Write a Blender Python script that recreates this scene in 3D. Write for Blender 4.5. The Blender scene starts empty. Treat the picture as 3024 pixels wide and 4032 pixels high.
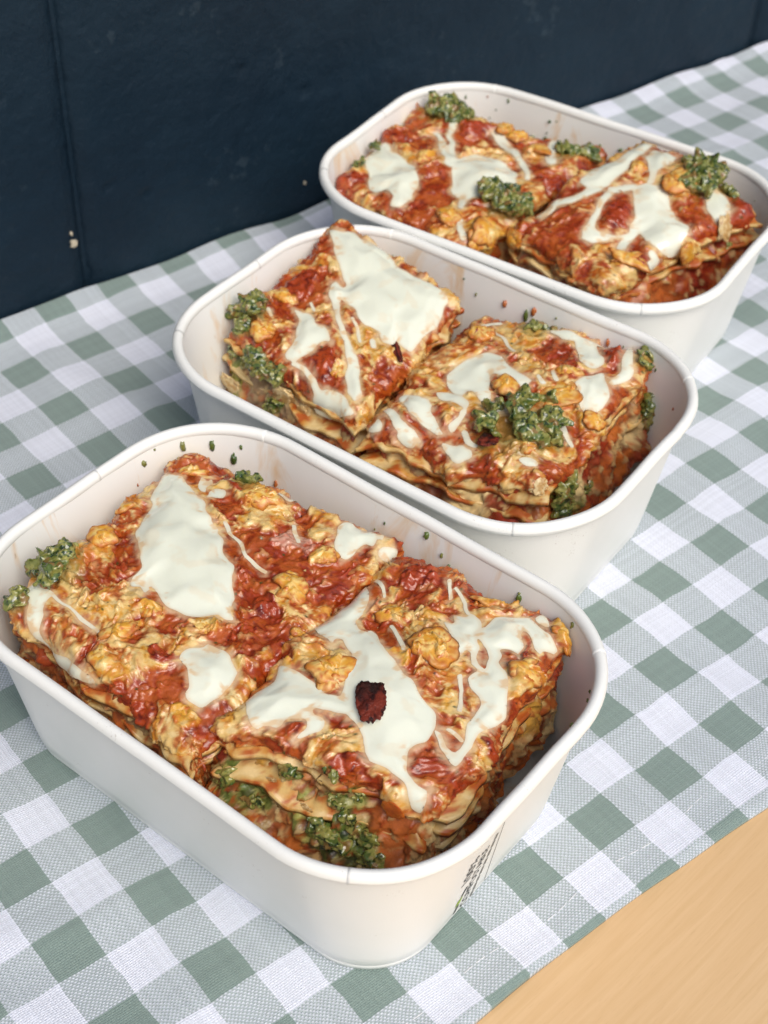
import bpy, bmesh, math, random
import numpy as np
from mathutils import Vector, Matrix

sc = bpy.context.scene
MM = 0.001
# ------------------------------------------------------------------ camera (a phone held above the table)
PITCH, ROLL, CAM_H, FOCAL_PX = 0.7510, 0.0342, 372.75, 6005.6
cam_d = bpy.data.cameras.new('camera'); cam = bpy.data.objects.new('camera', cam_d); sc.collection.objects.link(cam); sc.camera = cam
fw = Vector((0, math.cos(PITCH), -math.sin(PITCH))); up0 = Vector((0, math.sin(PITCH), math.cos(PITCH))); rt0 = Vector((1, 0, 0))
rt = math.cos(ROLL) * rt0 + math.sin(ROLL) * up0; upv = -math.sin(ROLL) * rt0 + math.cos(ROLL) * up0
m = Matrix((rt, upv, -fw)).transposed().to_4x4(); m.translation = (0, 0, CAM_H * MM); cam.matrix_world = m
cam_d.sensor_fit = 'HORIZONTAL'; cam_d.sensor_width = 36; cam_d.lens = 36 * FOCAL_PX / 3024
cam_d.clip_start = .01; cam_d.clip_end = 50
cam_d.dof.use_dof = True; cam_d.dof.focus_distance = .432; cam_d.dof.aperture_fstop = 27
sc.render.resolution_x, sc.render.resolution_y = 768, 1024
# ------------------------------------------------------------------ soft daylight
SUN_EL, SUN_AZ = math.radians(52), math.radians(150)      # azimuth clockwise from +Y
w = bpy.data.worlds.new('World'); sc.world = w; w.use_nodes = True
nt = w.node_tree; bg = nt.nodes['Background']; sky = nt.nodes.new('ShaderNodeTexSky'); sky.sky_type = 'NISHITA'
sky.sun_disc = False; sky.sun_elevation = SUN_EL; sky.sun_rotation = SUN_AZ; sky.air_density = 1.0; sky.dust_density = 4.0; sky.ozone_density = 1.0
nt.links.new(sky.outputs[0], bg.inputs[0]); bg.inputs[1].default_value = .11
sun_d = bpy.data.lights.new('sun', 'SUN'); sun = bpy.data.objects.new('sun', sun_d); sc.collection.objects.link(sun)
sun_d.energy = 1.5; sun_d.angle = math.radians(36); sun_d.color = (1, .975, .93)
sd_ = Vector((math.sin(SUN_AZ) * math.cos(SUN_EL), math.cos(SUN_AZ) * math.cos(SUN_EL), math.sin(SUN_EL)))
sun.rotation_euler = sd_.to_track_quat('Z', 'Y').to_euler(); sun.location = sd_ * 2
vs = sc.view_settings; vs.view_transform = 'Standard'; vs.look = 'None'; vs.exposure = 0.22; vs.gamma = 1; vs.use_curve_mapping = False
# ------------------------------------------------------------------ noise
def _h(ix, iy, iz, seed):
    n = (ix.astype(np.int64) * 374761393 + iy.astype(np.int64) * 668265263 + iz.astype(np.int64) * 2147483647 + seed * 974634777)
    n = (n ^ (n >> 13)) * 1274126177
    n = n & 0x7fffffffffff
    n = (n ^ (n >> 16)) * 2246822519
    n = n & 0x7fffffffffff
    n = n ^ (n >> 15)
    return (n & 0xffffff) / float(0x1000000)

def sm(a, b, x):
    t = np.clip((x - a) / (b - a), 0, 1)
    return t * t * (3 - 2 * t)

def perlin(x, y, seed=0):
    x0 = np.floor(x); y0 = np.floor(y); fx = x - x0; fy = y - y0
    u = fx * fx * fx * (fx * (fx * 6 - 15) + 10); v = fy * fy * fy * (fy * (fy * 6 - 15) + 10)
    z = np.zeros(1, np.int64)
    def g(ix, iy, dx, dy):
        a = _h(ix, iy, z, seed) * 6.2831853
        return np.cos(a) * dx + np.sin(a) * dy
    a = g(x0, y0, fx, fy); b = g(x0 + 1, y0, fx - 1, fy); c = g(x0, y0 + 1, fx, fy - 1); d = g(x0 + 1, y0 + 1, fx - 1, fy - 1)
    return ((a + u * (b - a)) + v * ((c + u * (d - c)) - (a + u * (b - a)))) * 1.5

def fbm(x, y, seed=0, o=4, g=0.5):
    r = 0; a = 1; t = 0
    for i in range(o):
        r = r + a * perlin(x, y, seed + i * 17); t += a; a *= g; x = x * 2.03 + 5.1; y = y * 2.03 + 1.7
    return r / t * 1.4

def vnoise3(p, seed=0):
    p0 = np.floor(p); f = p - p0; u = f * f * (3 - 2 * f); r = 0
    for dx in (0, 1):
        for dy in (0, 1):
            for dz in (0, 1):
                w = (u[:, 0] if dx else 1 - u[:, 0]) * (u[:, 1] if dy else 1 - u[:, 1]) * (u[:, 2] if dz else 1 - u[:, 2])
                r = r + w * _h(p0[:, 0] + dx, p0[:, 1] + dy, p0[:, 2] + dz, seed)
    return r * 2 - 1

def fbm3(p, seed=0, o=3):
    r = 0; a = 1; t = 0
    for i in range(o):
        r = r + a * vnoise3(p, seed + 31 * i); t += a; a *= .5; p = p * 2.07 + 3.3
    return r / t * 1.3

def worley(x, y, seed=0):
    x0 = np.floor(x); y0 = np.floor(y); f1 = np.full(x.shape, 9.); f2 = f1.copy(); idd = np.zeros(x.shape)
    z = np.zeros(1, np.int64)
    for i in (-1, 0, 1):
        for j in (-1, 0, 1):
            cx_ = x0 + i; cy_ = y0 + j
            d = np.hypot(cx_ + _h(cx_, cy_, z, seed) - x, cy_ + _h(cx_, cy_, z, seed + 5) - y)
            k = _h(cx_, cy_, z, seed + 9)
            m = d < f1
            f2 = np.where(m, f1, np.minimum(f2, d)); idd = np.where(m, k, idd); f1 = np.where(m, d, f1)
    return f1, f2, idd

def worley3(p, seed=0):
    p0 = np.floor(p); f1 = np.full(len(p), 9.); f2 = f1.copy(); idd = np.zeros(len(p))
    for i in (-1, 0, 1):
        for j in (-1, 0, 1):
            for k in (-1, 0, 1):
                c = p0 + np.array([i, j, k]); a = (c[:, 0], c[:, 1], c[:, 2])
                q = c + np.stack([_h(*a, seed), _h(*a, seed + 5), _h(*a, seed + 7)], 1)
                d = np.sqrt(((q - p) ** 2).sum(1)); h = _h(*a, seed + 9); m = d < f1
                f2 = np.where(m, f1, np.minimum(f2, d)); idd = np.where(m, h, idd); f1 = np.where(m, d, f1)
    return f1, f2, idd

def lin(*c):
    c = np.array(c, float) / 255.
    return np.where(c <= .04045, c / 12.92, ((c + .055) / 1.055) ** 2.4)

def mix(a, b, t):
    return a + (b - a) * t[..., None]

# ------------------------------------------------------------------ box interior
BOX_L, BOX_W, BOX_R, BOX_H, INSET, BASE_R = 172., 119.1, 38.7, 61., 13., 21.5

def wall_dims(z):
    t = np.clip(1 - z / BOX_H, 0, 1)
    return BOX_L / 2 - 3.1 - (INSET - 2.4) * t, BOX_W / 2 - 3.1 - (INSET - 2.4) * t, BOX_R - 3.1 + (BASE_R - BOX_R + 2.5) * t

def keep_inside(P, gap=0.5):
    """push points that would cross the paper wall back inside it"""
    hx, hy, r = wall_dims(P[..., 2])
    hx = hx - gap; hy = hy - gap; r = r - gap
    x, y = P[..., 0], P[..., 1]
    qx = np.abs(x) - (hx - r); qy = np.abs(y) - (hy - r)
    ox, oy = np.maximum(qx, 0), np.maximum(qy, 0)
    d = np.hypot(ox, oy) + 1e-9
    sd = d + np.minimum(np.maximum(qx, qy), 0) - r
    nx = np.where(d > 1e-6, ox / d, (qx > qy) * 1.) * np.sign(x); ny = np.where(d > 1e-6, oy / d, (qx <= qy) * 1.) * np.sign(y)
    m = np.maximum(sd, 0) * (P[..., 2] < BOX_H + 2)
    Q = P.copy(); Q[..., 0] -= nx * m; Q[..., 1] -= ny * m
    Q[..., 2] = np.maximum(Q[..., 2], 1.2)
    return Q

# ------------------------------------------------------------------ a cut piece of lasagne as a draped patch
PAL = dict(green=lin(84, 102, 44), ygreen=lin(150, 152, 78), cream=lin(222, 196, 140), orange=lin(172, 92, 42), brown=lin(120, 66, 34),
           red=lin(132, 38, 18), yellow=lin(206, 156, 66), grey=lin(140, 118, 88), dark=lin(52, 30, 28))

def pour_sdf(X, Y, polys, strokes):
    D = np.full(X.shape, 99.)
    for p in polys:
        p = np.asarray(p, float); q = np.roll(p, -1, 0); dd = np.full(X.shape, 1e9); ins = np.zeros(X.shape, bool)
        for (ax, ay), (bx, by) in zip(p, q):
            ex, ey = bx - ax, by - ay; l = ex * ex + ey * ey + 1e-9
            t = np.clip(((X - ax) * ex + (Y - ay) * ey) / l, 0, 1)
            dd = np.minimum(dd, (X - ax - t * ex) ** 2 + (Y - ay - t * ey) ** 2)
            ins ^= ((ay > Y) != (by > Y)) & (X < ex * (Y - ay) / (ey if abs(ey) > 1e-9 else 1e-9) + ax)
        dd = np.sqrt(dd); D = np.minimum(D, np.where(ins, -dd, dd))
    for k in strokes:
        for (ax, ay, ra), (bx, by, rb) in zip(k[:-1], k[1:]):
            ex, ey = bx - ax, by - ay; l = ex * ex + ey * ey + 1e-9
            t = np.clip(((X - ax) * ex + (Y - ay) * ey) / l, 0, 1)
            D = np.minimum(D, np.hypot(X - ax - t * ex, Y - ay - t * ey) - (ra + t * (rb - ra)))
    return D

def blur(B, r):
    k = max(1, int(round(r)))
    for _ in range(3):
        for ax in (0, 1):
            pad = np.pad(B, [(k, k) if a == ax else (0, 0) for a in (0, 1)], mode='edge'); cs = np.cumsum(pad, axis=ax)
            z = np.zeros_like(np.take(cs, [0], axis=ax)); cs = np.concatenate([z, cs], axis=ax); n = B.shape[ax]
            B = (np.take(cs, np.arange(2 * k + 1, 2 * k + 1 + n), axis=ax) - np.take(cs, np.arange(n), axis=ax)) / (2 * k + 1)
    return B

class Piece:
    def __init__(s, a, b, c, d, seed, bulge=2.0, R=5.5, flare=(0., 0., 0., 0.), step=.4, bias=(), paint=(), wave=0., lumps=(), wob=1.8, pours=(), smears=()):
        s.a, s.b, s.c, s.d = [np.array(v, float) for v in (a, b, c, d)]
        s.Lx = (np.linalg.norm(s.d - s.a) + np.linalg.norm(s.c - s.b)) / 2
        s.Ly = (np.linalg.norm(s.b - s.a) + np.linalg.norm(s.c - s.d)) / 2
        s.seed, s.bulge, s.R, s.flare, s.step, s.bias, s.paint, s.wave, s.lumps, s.wob, s.pours, s.smears = seed, bulge, R, flare, step, bias, paint, wave, lumps, wob, pours, smears

    def flat(s, qx, qy):
        u = (qx / s.Lx)[..., None]; v = (qy / s.Ly)[..., None]
        P = (s.a * (1 - u) + s.d * u) * (1 - v) + (s.b * (1 - u) + s.c * u) * v
        Ts = (s.d - s.a) * (1 - v) + (s.c - s.b) * v; Tt = (s.b - s.a) * (1 - u) + (s.c - s.d) * u
        Ts = Ts / np.linalg.norm(Ts, axis=-1, keepdims=True); Tt = Tt / np.linalg.norm(Tt, axis=-1, keepdims=True)
        n = np.cross(Ts, Tt); n = n / np.linalg.norm(n, axis=-1, keepdims=True)
        uu = np.clip(u, 0, 1); vv = np.clip(v, 0, 1)
        P = P + n * (s.bulge * 16 * uu * (1 - uu) * vv * (1 - vv))
        w = s.wave * (perlin(qx / 26., qy / 26., s.seed + 77) + .4 * perlin(qx / 11., qy / 11., s.seed + 78))
        P = P + n * w[..., None]
        # nothing is cut straight: the outline wanders sideways
        P = P + Ts * (s.wob * (1.5 * perlin(qx / 24., qy / 24., s.seed + 81) + .7 * perlin(qx / 8., qy / 8., s.seed + 82)))[..., None] + Tt * (s.wob * (1.5 * perlin(qx / 24., qy / 24., s.seed + 83) + .7 * perlin(qx / 8., qy / 8., s.seed + 84)))[..., None]
        return P, Ts, Tt, n

    def base(s, qx, qy, inset=0., depth=0., flare=None):
        R = s.R; fl = flare or (0, 0, 0, 0)
        ix = np.clip(qx, R + inset, s.Lx - R - inset); iy = np.clip(qy, R + inset, s.Ly - R - inset)
        dx, dy = qx - ix, qy - iy; m = np.hypot(dx, dy); k = np.where(m > 1e-6, m, 1); dx, dy = dx / k, dy / k
        P, Ts, Tt, n = s.flat(ix, iy)
        th = np.minimum(m / R, np.pi / 2); ex = np.maximum(m - R * np.pi / 2, 0)
        f = dx * dx * np.where(dx < 0, fl[0], fl[1]) + dy * dy * np.where(dy < 0, fl[2], fl[3])
        o = dx[..., None] * Ts + dy[..., None] * Tt
        dn = .35 * n + np.array([0, 0, .65]); dn = dn / np.linalg.norm(dn, axis=-1, keepdims=True)
        P = P + o * (R * np.sin(th) + f * ex)[..., None] - n * (R * (1 - np.cos(th)) + depth)[..., None] - dn * ex[..., None]
        N = n * np.cos(th)[..., None] + o * np.sin(th)[..., None]
        return P, N, m

    def top_fields(s, x, y):
        sd = s.seed; full = lambda c: np.broadcast_to(c, x.shape + (3,))
        wx = x + 3. * fbm(x / 9, y / 9, sd + 1, 3, .45); wy = y + 3. * fbm(x / 9, y / 9, sd + 2, 3, .45)
        bias = np.zeros_like(x)
        for bx, by, r, v in s.bias:
            bias = bias + v * np.exp(-((wx - bx) ** 2 + (wy - by) ** 2) / (r * r))
        t1 = np.clip(.5 + .8 * fbm(wx / 6, wy / 6, sd + 12, 4, .6), 0, 1)
        t2 = np.clip(.5 + .9 * fbm(x / 2.4, y / 2.4, sd + 13, 4, .6), 0, 1)
        t3 = np.clip(.5 + .9 * fbm(wx / 11, wy / 11, sd + 14, 4, .6), 0, 1)
        fine = fbm(x / 1.7, y / 1.7, sd + 11, 3)
        M0 = fbm(wx / 15, wy / 15, sd + 3, 3, .5) * .8 + .5 * np.clip(bias, -1.3, 1.3) + .06
        M = M0 + .24 * fbm(x / 4.2, y / 4.2, sd + 33, 4, .62)
        c = sm(-.05, .09, M)                      # curd cheese (1) against tomato (0)
        cg = sm(-.16, .16, M0 + .35 * (M - M0))   # the same, softer, for the relief
        low = fbm(x / 20, y / 20, sd + 4, 3) * 1.5 + fbm(wx / 8, wy / 8, sd + 5, 3) * .8
        ca = _h(np.zeros(1), np.zeros(1), np.zeros(1), sd + 90)[0] * 3.14
        rx, ry = np.cos(ca) * wx + np.sin(ca) * wy, -np.sin(ca) * wx + np.cos(ca) * wy
        rid = np.exp(-(perlin(rx / 5.5, ry / 13., sd + 6) * 3.2) ** 2)   # folded, omelette-like ridges
        f1, f2, cid = worley(wx / 8.5 + .5 * fbm(x / 4, y / 4, sd + 31, 2), wy / 7., sd + 7)
        crack = (1 - sm(.02, .09, f2 - f1)) * sm(.0, .3, perlin(x / 11, y / 11, sd + 8))
        g1, g2, gid = worley(x / 3.1 + .7 * fbm(x / 3, y / 3, sd + 9, 3), y / 3.1 + .7 * fbm(x / 3, y / 3, sd + 19, 3), sd + 10)
        bits = sm(.5, .8, gid) * sm(.55, .15, g1)                                   # soft bits of vegetable in the sauce
        k1, k2, kid = worley(x / 2.2 + .5 * fine, y / 2.2, sd + 35)
        crumb = sm(.52, .3, k1) * (kid > .74)                                       # crumbs of curd scattered over everything
        cheese_h = cg * (.8 + .75 * rid + .5 * (cid - .4)) - crack * c * 1.0 + .22 * c
        tom_h = (1 - cg) * (.7 * bits + .4 * (t1 - .5))
        D = low + cheese_h + tom_h + .2 * (t2 - .5) + .16 * fine + .5 * crumb
        # cheese: pale where torn or low, golden on the ridges, stained orange next to the sauce
        col = mix(full(lin(222, 188, 118)), lin(214, 156, 58), sm(.35, .7, t1))
        col = mix(col, lin(192, 116, 38), sm(.62, .9, t1) * .85)
        col = mix(col, lin(232, 208, 152), sm(.6, .9, 1 - t2) * .65)
        stain = np.clip((1 - sm(.02, .34, M)) * .8 + sm(.45, .75, t3) * .9 - .25 * rid, 0, 1) * sm(.2, .65, t2 + .12)
        col = mix(col, lin(184, 86, 28), stain * .92)
        col = mix(col, lin(146, 52, 18), np.clip(stain * sm(.5, .8, t2), 0, 1) * .8)
        col = mix(col, lin(164, 92, 42), crack * .7)
        tom = mix(full(lin(144, 50, 16)), lin(174, 80, 27), sm(.35, .7, t1))
        tom = mix(tom, lin(104, 32, 12), sm(.55, .85, t2) * .75)
        tom = mix(tom, lin(186, 96, 42), sm(.55, .8, t3) * .55)
        tom = mix(tom, mix(full(lin(176, 66, 30)), lin(206, 150, 96), sm(.85, .95, gid)), bits * .75)
        C = mix(tom, col, c)
        C = mix(C, mix(mix(full(lin(182, 88, 40)), lin(224, 190, 124), c), lin(206, 130, 62), sm(.4, .8, t1)), crumb * (.3 + .45 * (kid > .88)))
        # single lumps of curd and tomato standing proud of the crust
        for k, (lx, ly, ra, rb, an, tone) in enumerate(s.lumps):
            ct, st_ = np.cos(an), np.sin(an); qx, qy = wx - lx, wy - ly
            u_, v_ = (ct * qx + st_ * qy) / ra, (-st_ * qx + ct * qy) / rb
            sel = (np.abs(u_) < 2) & (np.abs(v_) < 2)
            if not sel.any(): continue
            i0, i1 = np.where(sel.any(1))[0][[0, -1]]; j0, j1 = np.where(sel.any(0))[0][[0, -1]]; z = (slice(i0, i1 + 1), slice(j0, j1 + 1))
            e = np.hypot(u_[z], v_[z]) + .28 * fbm(x[z] / 2.6, y[z] / 2.6, sd + 50 + k, 3)
            mk = 1 - sm(.82, 1.02, e); dome = np.sqrt(np.clip(1 - np.clip(e, 0, 1) ** 2, 0, 1))
            hg = min(ra, rb) * .3
            D[z] = D[z] + mk * (hg * (.35 + .65 * dome) + .5 * rid[z] * (tone < 2) + .35 * fine[z])
            if tone == 3:
                cc = mix(np.broadcast_to(lin(190, 124, 100), e.shape + (3,)), lin(206, 158, 134), .5 + .5 * np.sin(v_[z] * 16))
            elif tone < 2:
                cc = mix(mix(np.broadcast_to(lin(228, 192, 112), e.shape + (3,)), lin(216, 160, 58), sm(.2, .7, t1[z] + .25 * (1 - tone))), lin(194, 104, 36), sm(.5, .85, t2[z] * .6 + .4 * e))
                cc = mix(cc, lin(236, 214, 160), sm(.6, .9, 1 - t2[z]) * .5)
            else:
                cc = mix(mix(np.broadcast_to(lin(146, 50, 20), e.shape + (3,)), lin(176, 72, 28), t1[z]), lin(104, 28, 14), sm(.55, .9, t2[z]))
            C[z] = mix(C[z], cc, mk)
        for k, (lx, ly, r) in enumerate(s.smears):           # oily green smear round each dollop of pesto
            e = np.hypot(x - lx, y - ly) / r + .45 * fbm(x / 3, y / 3, sd + 70 + k, 3)
            C = mix(C, mix(full(lin(112, 104, 44)), lin(160, 132, 66), t2), (1 - sm(.5, 1.1, e)) * .7)
        pk1, pk2, pid = worley(x / 6.5, y / 6.5, sd + 21)
        C = mix(C, lin(40, 30, 20), (1 - sm(.03, .06, pk1)) * (pid > .75) * .9)
        C = mix(C, lin(58, 70, 28), (1 - sm(.05, .09, pk1)) * (pid < .14) * .9)
        return D, C

    def build_top(s, e=7.):
        st = s.step
        s.gx = np.arange(-e, s.Lx + e + st, st); s.gy = np.arange(-e, s.Ly + e + st, st)
        X, Y = np.meshgrid(s.gx, s.gy, indexing='ij')
        D, C = s.top_fields(X, Y)
        # the crust lies flatter where the cream has run over it
        s.W = .25 * blur(D, 3.5 / st) + .75 * blur(D, 8.0 / st); flat = np.zeros_like(D); SD = np.full(D.shape, 9.)
        for polys, strokes, H in s.pours:
            A = np.vstack([np.array(p, float)[:, :2] for p in list(polys) + list(strokes)]); lo, hi = A.min(0) - 4, A.max(0) + 4
            i0, i1 = np.searchsorted(s.gx, (lo[0], hi[0])); j0, j1 = np.searchsorted(s.gy, (lo[1], hi[1])); z = (slice(i0, i1), slice(j0, j1))
            if i1 > i0 and j1 > j0: sz_ = pour_sdf(X[z], Y[z], polys, strokes); SD[z] = np.minimum(SD[z], sz_ + (H < 1.) * .8); flat[z] = np.maximum(flat[z], 1 - sm(.5, 2.4, sz_))
        D = D * (1 - flat) + (s.W - .4 + .04 * (D - s.W)) * flat; s.D = D
        film = 1 - sm(.1, 2.6, SD + 1.6 * fbm(X / 3.2, Y / 3.2, s.seed + 95, 3) + .5)      # thin film of cream running out past the pour
        C = mix(C, lin(228, 204, 162), film * .6)
        P, N, m = s.base(X, Y)
        rag = 2.2 * fbm(X / 5, Y / 5, s.seed + 40, 3)
        P = P + N * D[..., None]
        tuck = sm(e - 2.5, e, m - s.R + 2 + rag)
        P = P - N * (tuck * 2.2)[..., None]
        return keep_inside(P), C

    def sample(s, A, qx, qy):
        fx = np.clip((qx - s.gx[0]) / s.step, 0, len(s.gx) - 1.001); fy = np.clip((qy - s.gy[0]) / s.step, 0, len(s.gy) - 1.001)
        i = fx.astype(int); j = fy.astype(int); a = fx - i; b = fy - j
        return (A[i, j] * (1 - a) + A[i + 1, j] * a) * (1 - b) + (A[i, j + 1] * (1 - a) + A[i + 1, j + 1] * a) * b

    def build_fill(s, e=34., st=None):
        st = st or s.step * 1.5
        x = np.arange(-e, s.Lx + e + st, st); y = np.arange(-e, s.Ly + e + st, st)
        X, Y = np.meshgrid(x, y, indexing='ij'); sd = s.seed + 200
        P, N, m = s.base(X, Y, inset=1.6, depth=2.6, flare=s.flare)
        wx = X + 2 * fbm(X / 6, Y / 6, sd + 1, 3); wy = Y + 2 * fbm(X / 6, Y / 6, sd + 2, 3)
        f1, f2, cid = worley(wx / 5.5, wy / 4.5, sd + 3); g1, g2, gid = worley(X / 2.1, Y / 2.1, sd + 4)
        fine = fbm(X / 1.5, Y / 1.5, sd + 5, 3)
        D = 2.2 * fbm(X / 11, Y / 11, sd + 6, 3) + (.6 - f1) * 2.0 + (.6 - g1) * .5 + 1.0 * fbm(wx / 4, wy / 4, sd + 15, 3) + .2 * fine
        t = np.clip(.5 + .8 * fbm(wx / 6, wy / 6, sd + 7, 4), 0, 1); t2 = np.clip(.5 + .9 * fbm(X / 2.5, Y / 2.5, sd + 8, 3), 0, 1)
        C = mix(np.broadcast_to(lin(150, 80, 40), X.shape + (3,)), lin(190, 104, 42), sm(.3, .65, t))
        C = mix(C, lin(206, 168, 112), sm(.62, .85, cid)); C = mix(C, lin(140, 40, 18), sm(.0, .25, .25 - cid) * .8)
        for bx, by, r, k in s.paint:
            dd = np.hypot(wx - bx, wy - by) / r + .35 * fbm(X / 3, Y / 3, sd + 9, 3)
            w = 1 - sm(.55, 1.0, dd); pc = PAL[k]
            c1 = mix(np.broadcast_to(pc * .75, X.shape + (3,)), pc * 1.5, t2)
            if k == 'green':
                c1 = mix(c1, lin(168, 166, 92), sm(.6, .9, gid)); c1 = mix(c1, lin(30, 50, 16), sm(.0, .3, .3 - gid))
                D = D + w * (.6 - g1) * 1.0
            C = mix(C, np.clip(c1, 0, 1), w * .92)
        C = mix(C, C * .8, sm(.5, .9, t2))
        k1, k2, kid = worley(X / 2.4 + .6 * fine, Y / 2.4, sd + 35); crumb = sm(.55, .3, k1) * (kid > .6); D = D + .55 * crumb
        C = mix(C, mix(np.broadcast_to(lin(214, 186, 128), X.shape + (3,)), lin(150, 60, 26), sm(.3, .7, (kid * 7.3) % 1.)), crumb * .7)
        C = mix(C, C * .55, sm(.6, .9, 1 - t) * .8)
        P = P + N * D[..., None]
        keep = (m < e) & (P[..., 2] > .3)
        return keep_inside(P, .8), C, keep

    def build_sheet(s, depth, over, ruffle, seed, droop=1.2, thick=1.8, st=.7, band=16.):
        """one pasta sheet: a thin plate with a rippled edge that shows between the fillings"""
        x = np.arange(-over[0], s.Lx + over[1] + st, st); y = np.arange(-over[2], s.Ly + over[3] + st, st)
        X, Y = np.meshgrid(x, y, indexing='ij'); sd = s.seed + seed
        ed = np.minimum(np.minimum(X - x[0], x[-1] - X), np.minimum(Y - y[0], y[-1] - Y))
        w = 1 - sm(0, band, ed)
        # ragged, slightly rounded outline
        jx = (2.6 * perlin(Y / 17, Y * 0 + 3, sd + 7) + 1.2 * perlin(Y / 6, Y * 0 + 3, sd) - .6) * np.where(X > s.Lx / 2, 1, -1); jy = (2.6 * perlin(X / 17, X * 0 + 3, sd + 8) + 1.2 * perlin(X / 6, X * 0 + 3, sd + 1) - .6) * np.where(Y > s.Ly / 2, 1, -1)
        Xq, Yq = X + jx * w, Y + jy * w
        P, Ts, Tt, n = s.flat(np.clip(Xq, -4, s.Lx + 4), np.clip(Yq, -4, s.Ly + 4))
        P = P + Ts * (Xq - np.clip(Xq, -4, s.Lx + 4))[..., None] + Tt * (Yq - np.clip(Yq, -4, s.Ly + 4))[..., None]
        r = ruffle * (perlin(X / 12, Y / 12, sd + 2) + .25 * perlin(X / 5, Y / 5, sd + 3)) * 1.3
        P = P + n * (-depth + w * w * (r - droop))[..., None]
        t = np.clip(.5 + .9 * fbm(X / 6, Y / 6, sd + 4, 4), 0, 1)
        t2 = np.clip(.5 + .9 * fbm(X / 2.5, Y / 2.5, sd + 5, 3), 0, 1)
        C = mix(np.broadcast_to(lin(212, 178, 112), X.shape + (3,)), lin(198, 138, 62), sm(.35, .7, t)); C = mix(C, lin(172, 80, 30), sm(.42, .72, t * .6 + t2 * .4) * .9); C = mix(C, lin(228, 204, 150), sm(.7, .9, 1 - t) * .7)
        return keep_inside(P, .6), keep_inside(P - n * thick, .6), C

    def build_pour(s, polys, strokes, H=1.3, w=2.3, st=.42, seed=0):
        """cream sauce: a domed sheet with rounded edges lying on the crust"""
        pts = [np.array(p, float) for p in polys]; allp = list(pts)
        for k in strokes:
            k = np.array(k, float); allp.append(k[:, :2] - k[:, 2:3]); allp.append(k[:, :2] + k[:, 2:3])
        A = np.vstack(allp); lo, hi = A.min(0) - 1.2, A.max(0) + 1.2
        X, Y = np.meshgrid(np.arange(lo[0], hi[0] + st, st), np.arange(lo[1], hi[1] + st, st), indexing='ij')
        wob = .35 * fbm(X / 5., Y / 5., s.seed + seed + 60, 2)
        D = pour_sdf(X, Y, pts, strokes) + (wob if len(pts) else -.12)
        for _ in range(6 if len(pts) else 1):    # soften the traced corners
            Dp = np.pad(D, 1, mode='edge')
            D = (Dp[1:-1, 1:-1] * 4 + Dp[:-2, 1:-1] + Dp[2:, 1:-1] + Dp[1:-1, :-2] + Dp[1:-1, 2:]) / 8
        if len(pts) and len(strokes): D = np.minimum(D, pour_sdf(X, Y, [], strokes) - .05)
        gx, gy = np.gradient(D, st); gl = np.hypot(gx, gy) + 1e-6
        out = np.clip(D, 0, 1.2)
        Xs, Ys = X - gx / gl * out, Y - gy / gl * out
        d = np.maximum(-D, 0)
        hgt = 1.35 * H * np.sqrt(np.clip(1 - (1 - np.clip(d / w, 0, 1)) ** 2, 0, 1)) * + .7 * sm(0, 8, d) - .3
        P, N, m = s.base(Xs, Ys)
        und = s.sample(s.W, Xs, Ys) + .12
        P = P + N * (und + hgt)[..., None]
        cell = (D < 0); keepc = cell[:-1, :-1] | cell[1:, :-1] | cell[:-1, 1:] | cell[1:, 1:]
        keepc &= (D[:-1, :-1] < st * 1.5) & (D[1:, :-1] < st * 1.5) & (D[:-1, 1:] < st * 1.5) & (D[1:, 1:] < st * 1.5)
        t = np.clip(.5 + .9 * fbm(X / 7, Y / 7, s.seed + seed + 62, 3), 0, 1)
        thin = 1 - sm(.1, 1.0, d)
        C = mix(np.broadcast_to(lin(234, 237, 217), X.shape + (3,)), lin(232, 224, 196), sm(.6, .9, t) * .5)
        t2 = np.clip(.5 + .9 * fbm(X / 2.6, Y / 2.6, s.seed + seed + 63, 3), 0, 1)
        C = mix(C, lin(226, 192, 144), np.clip(thin * .35 + (1 - sm(.5, 3.2, d)) * sm(.55, .8, t) * sm(.3, .7, t2), 0, .8))
        return keep_inside(P), C, keepc
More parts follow.
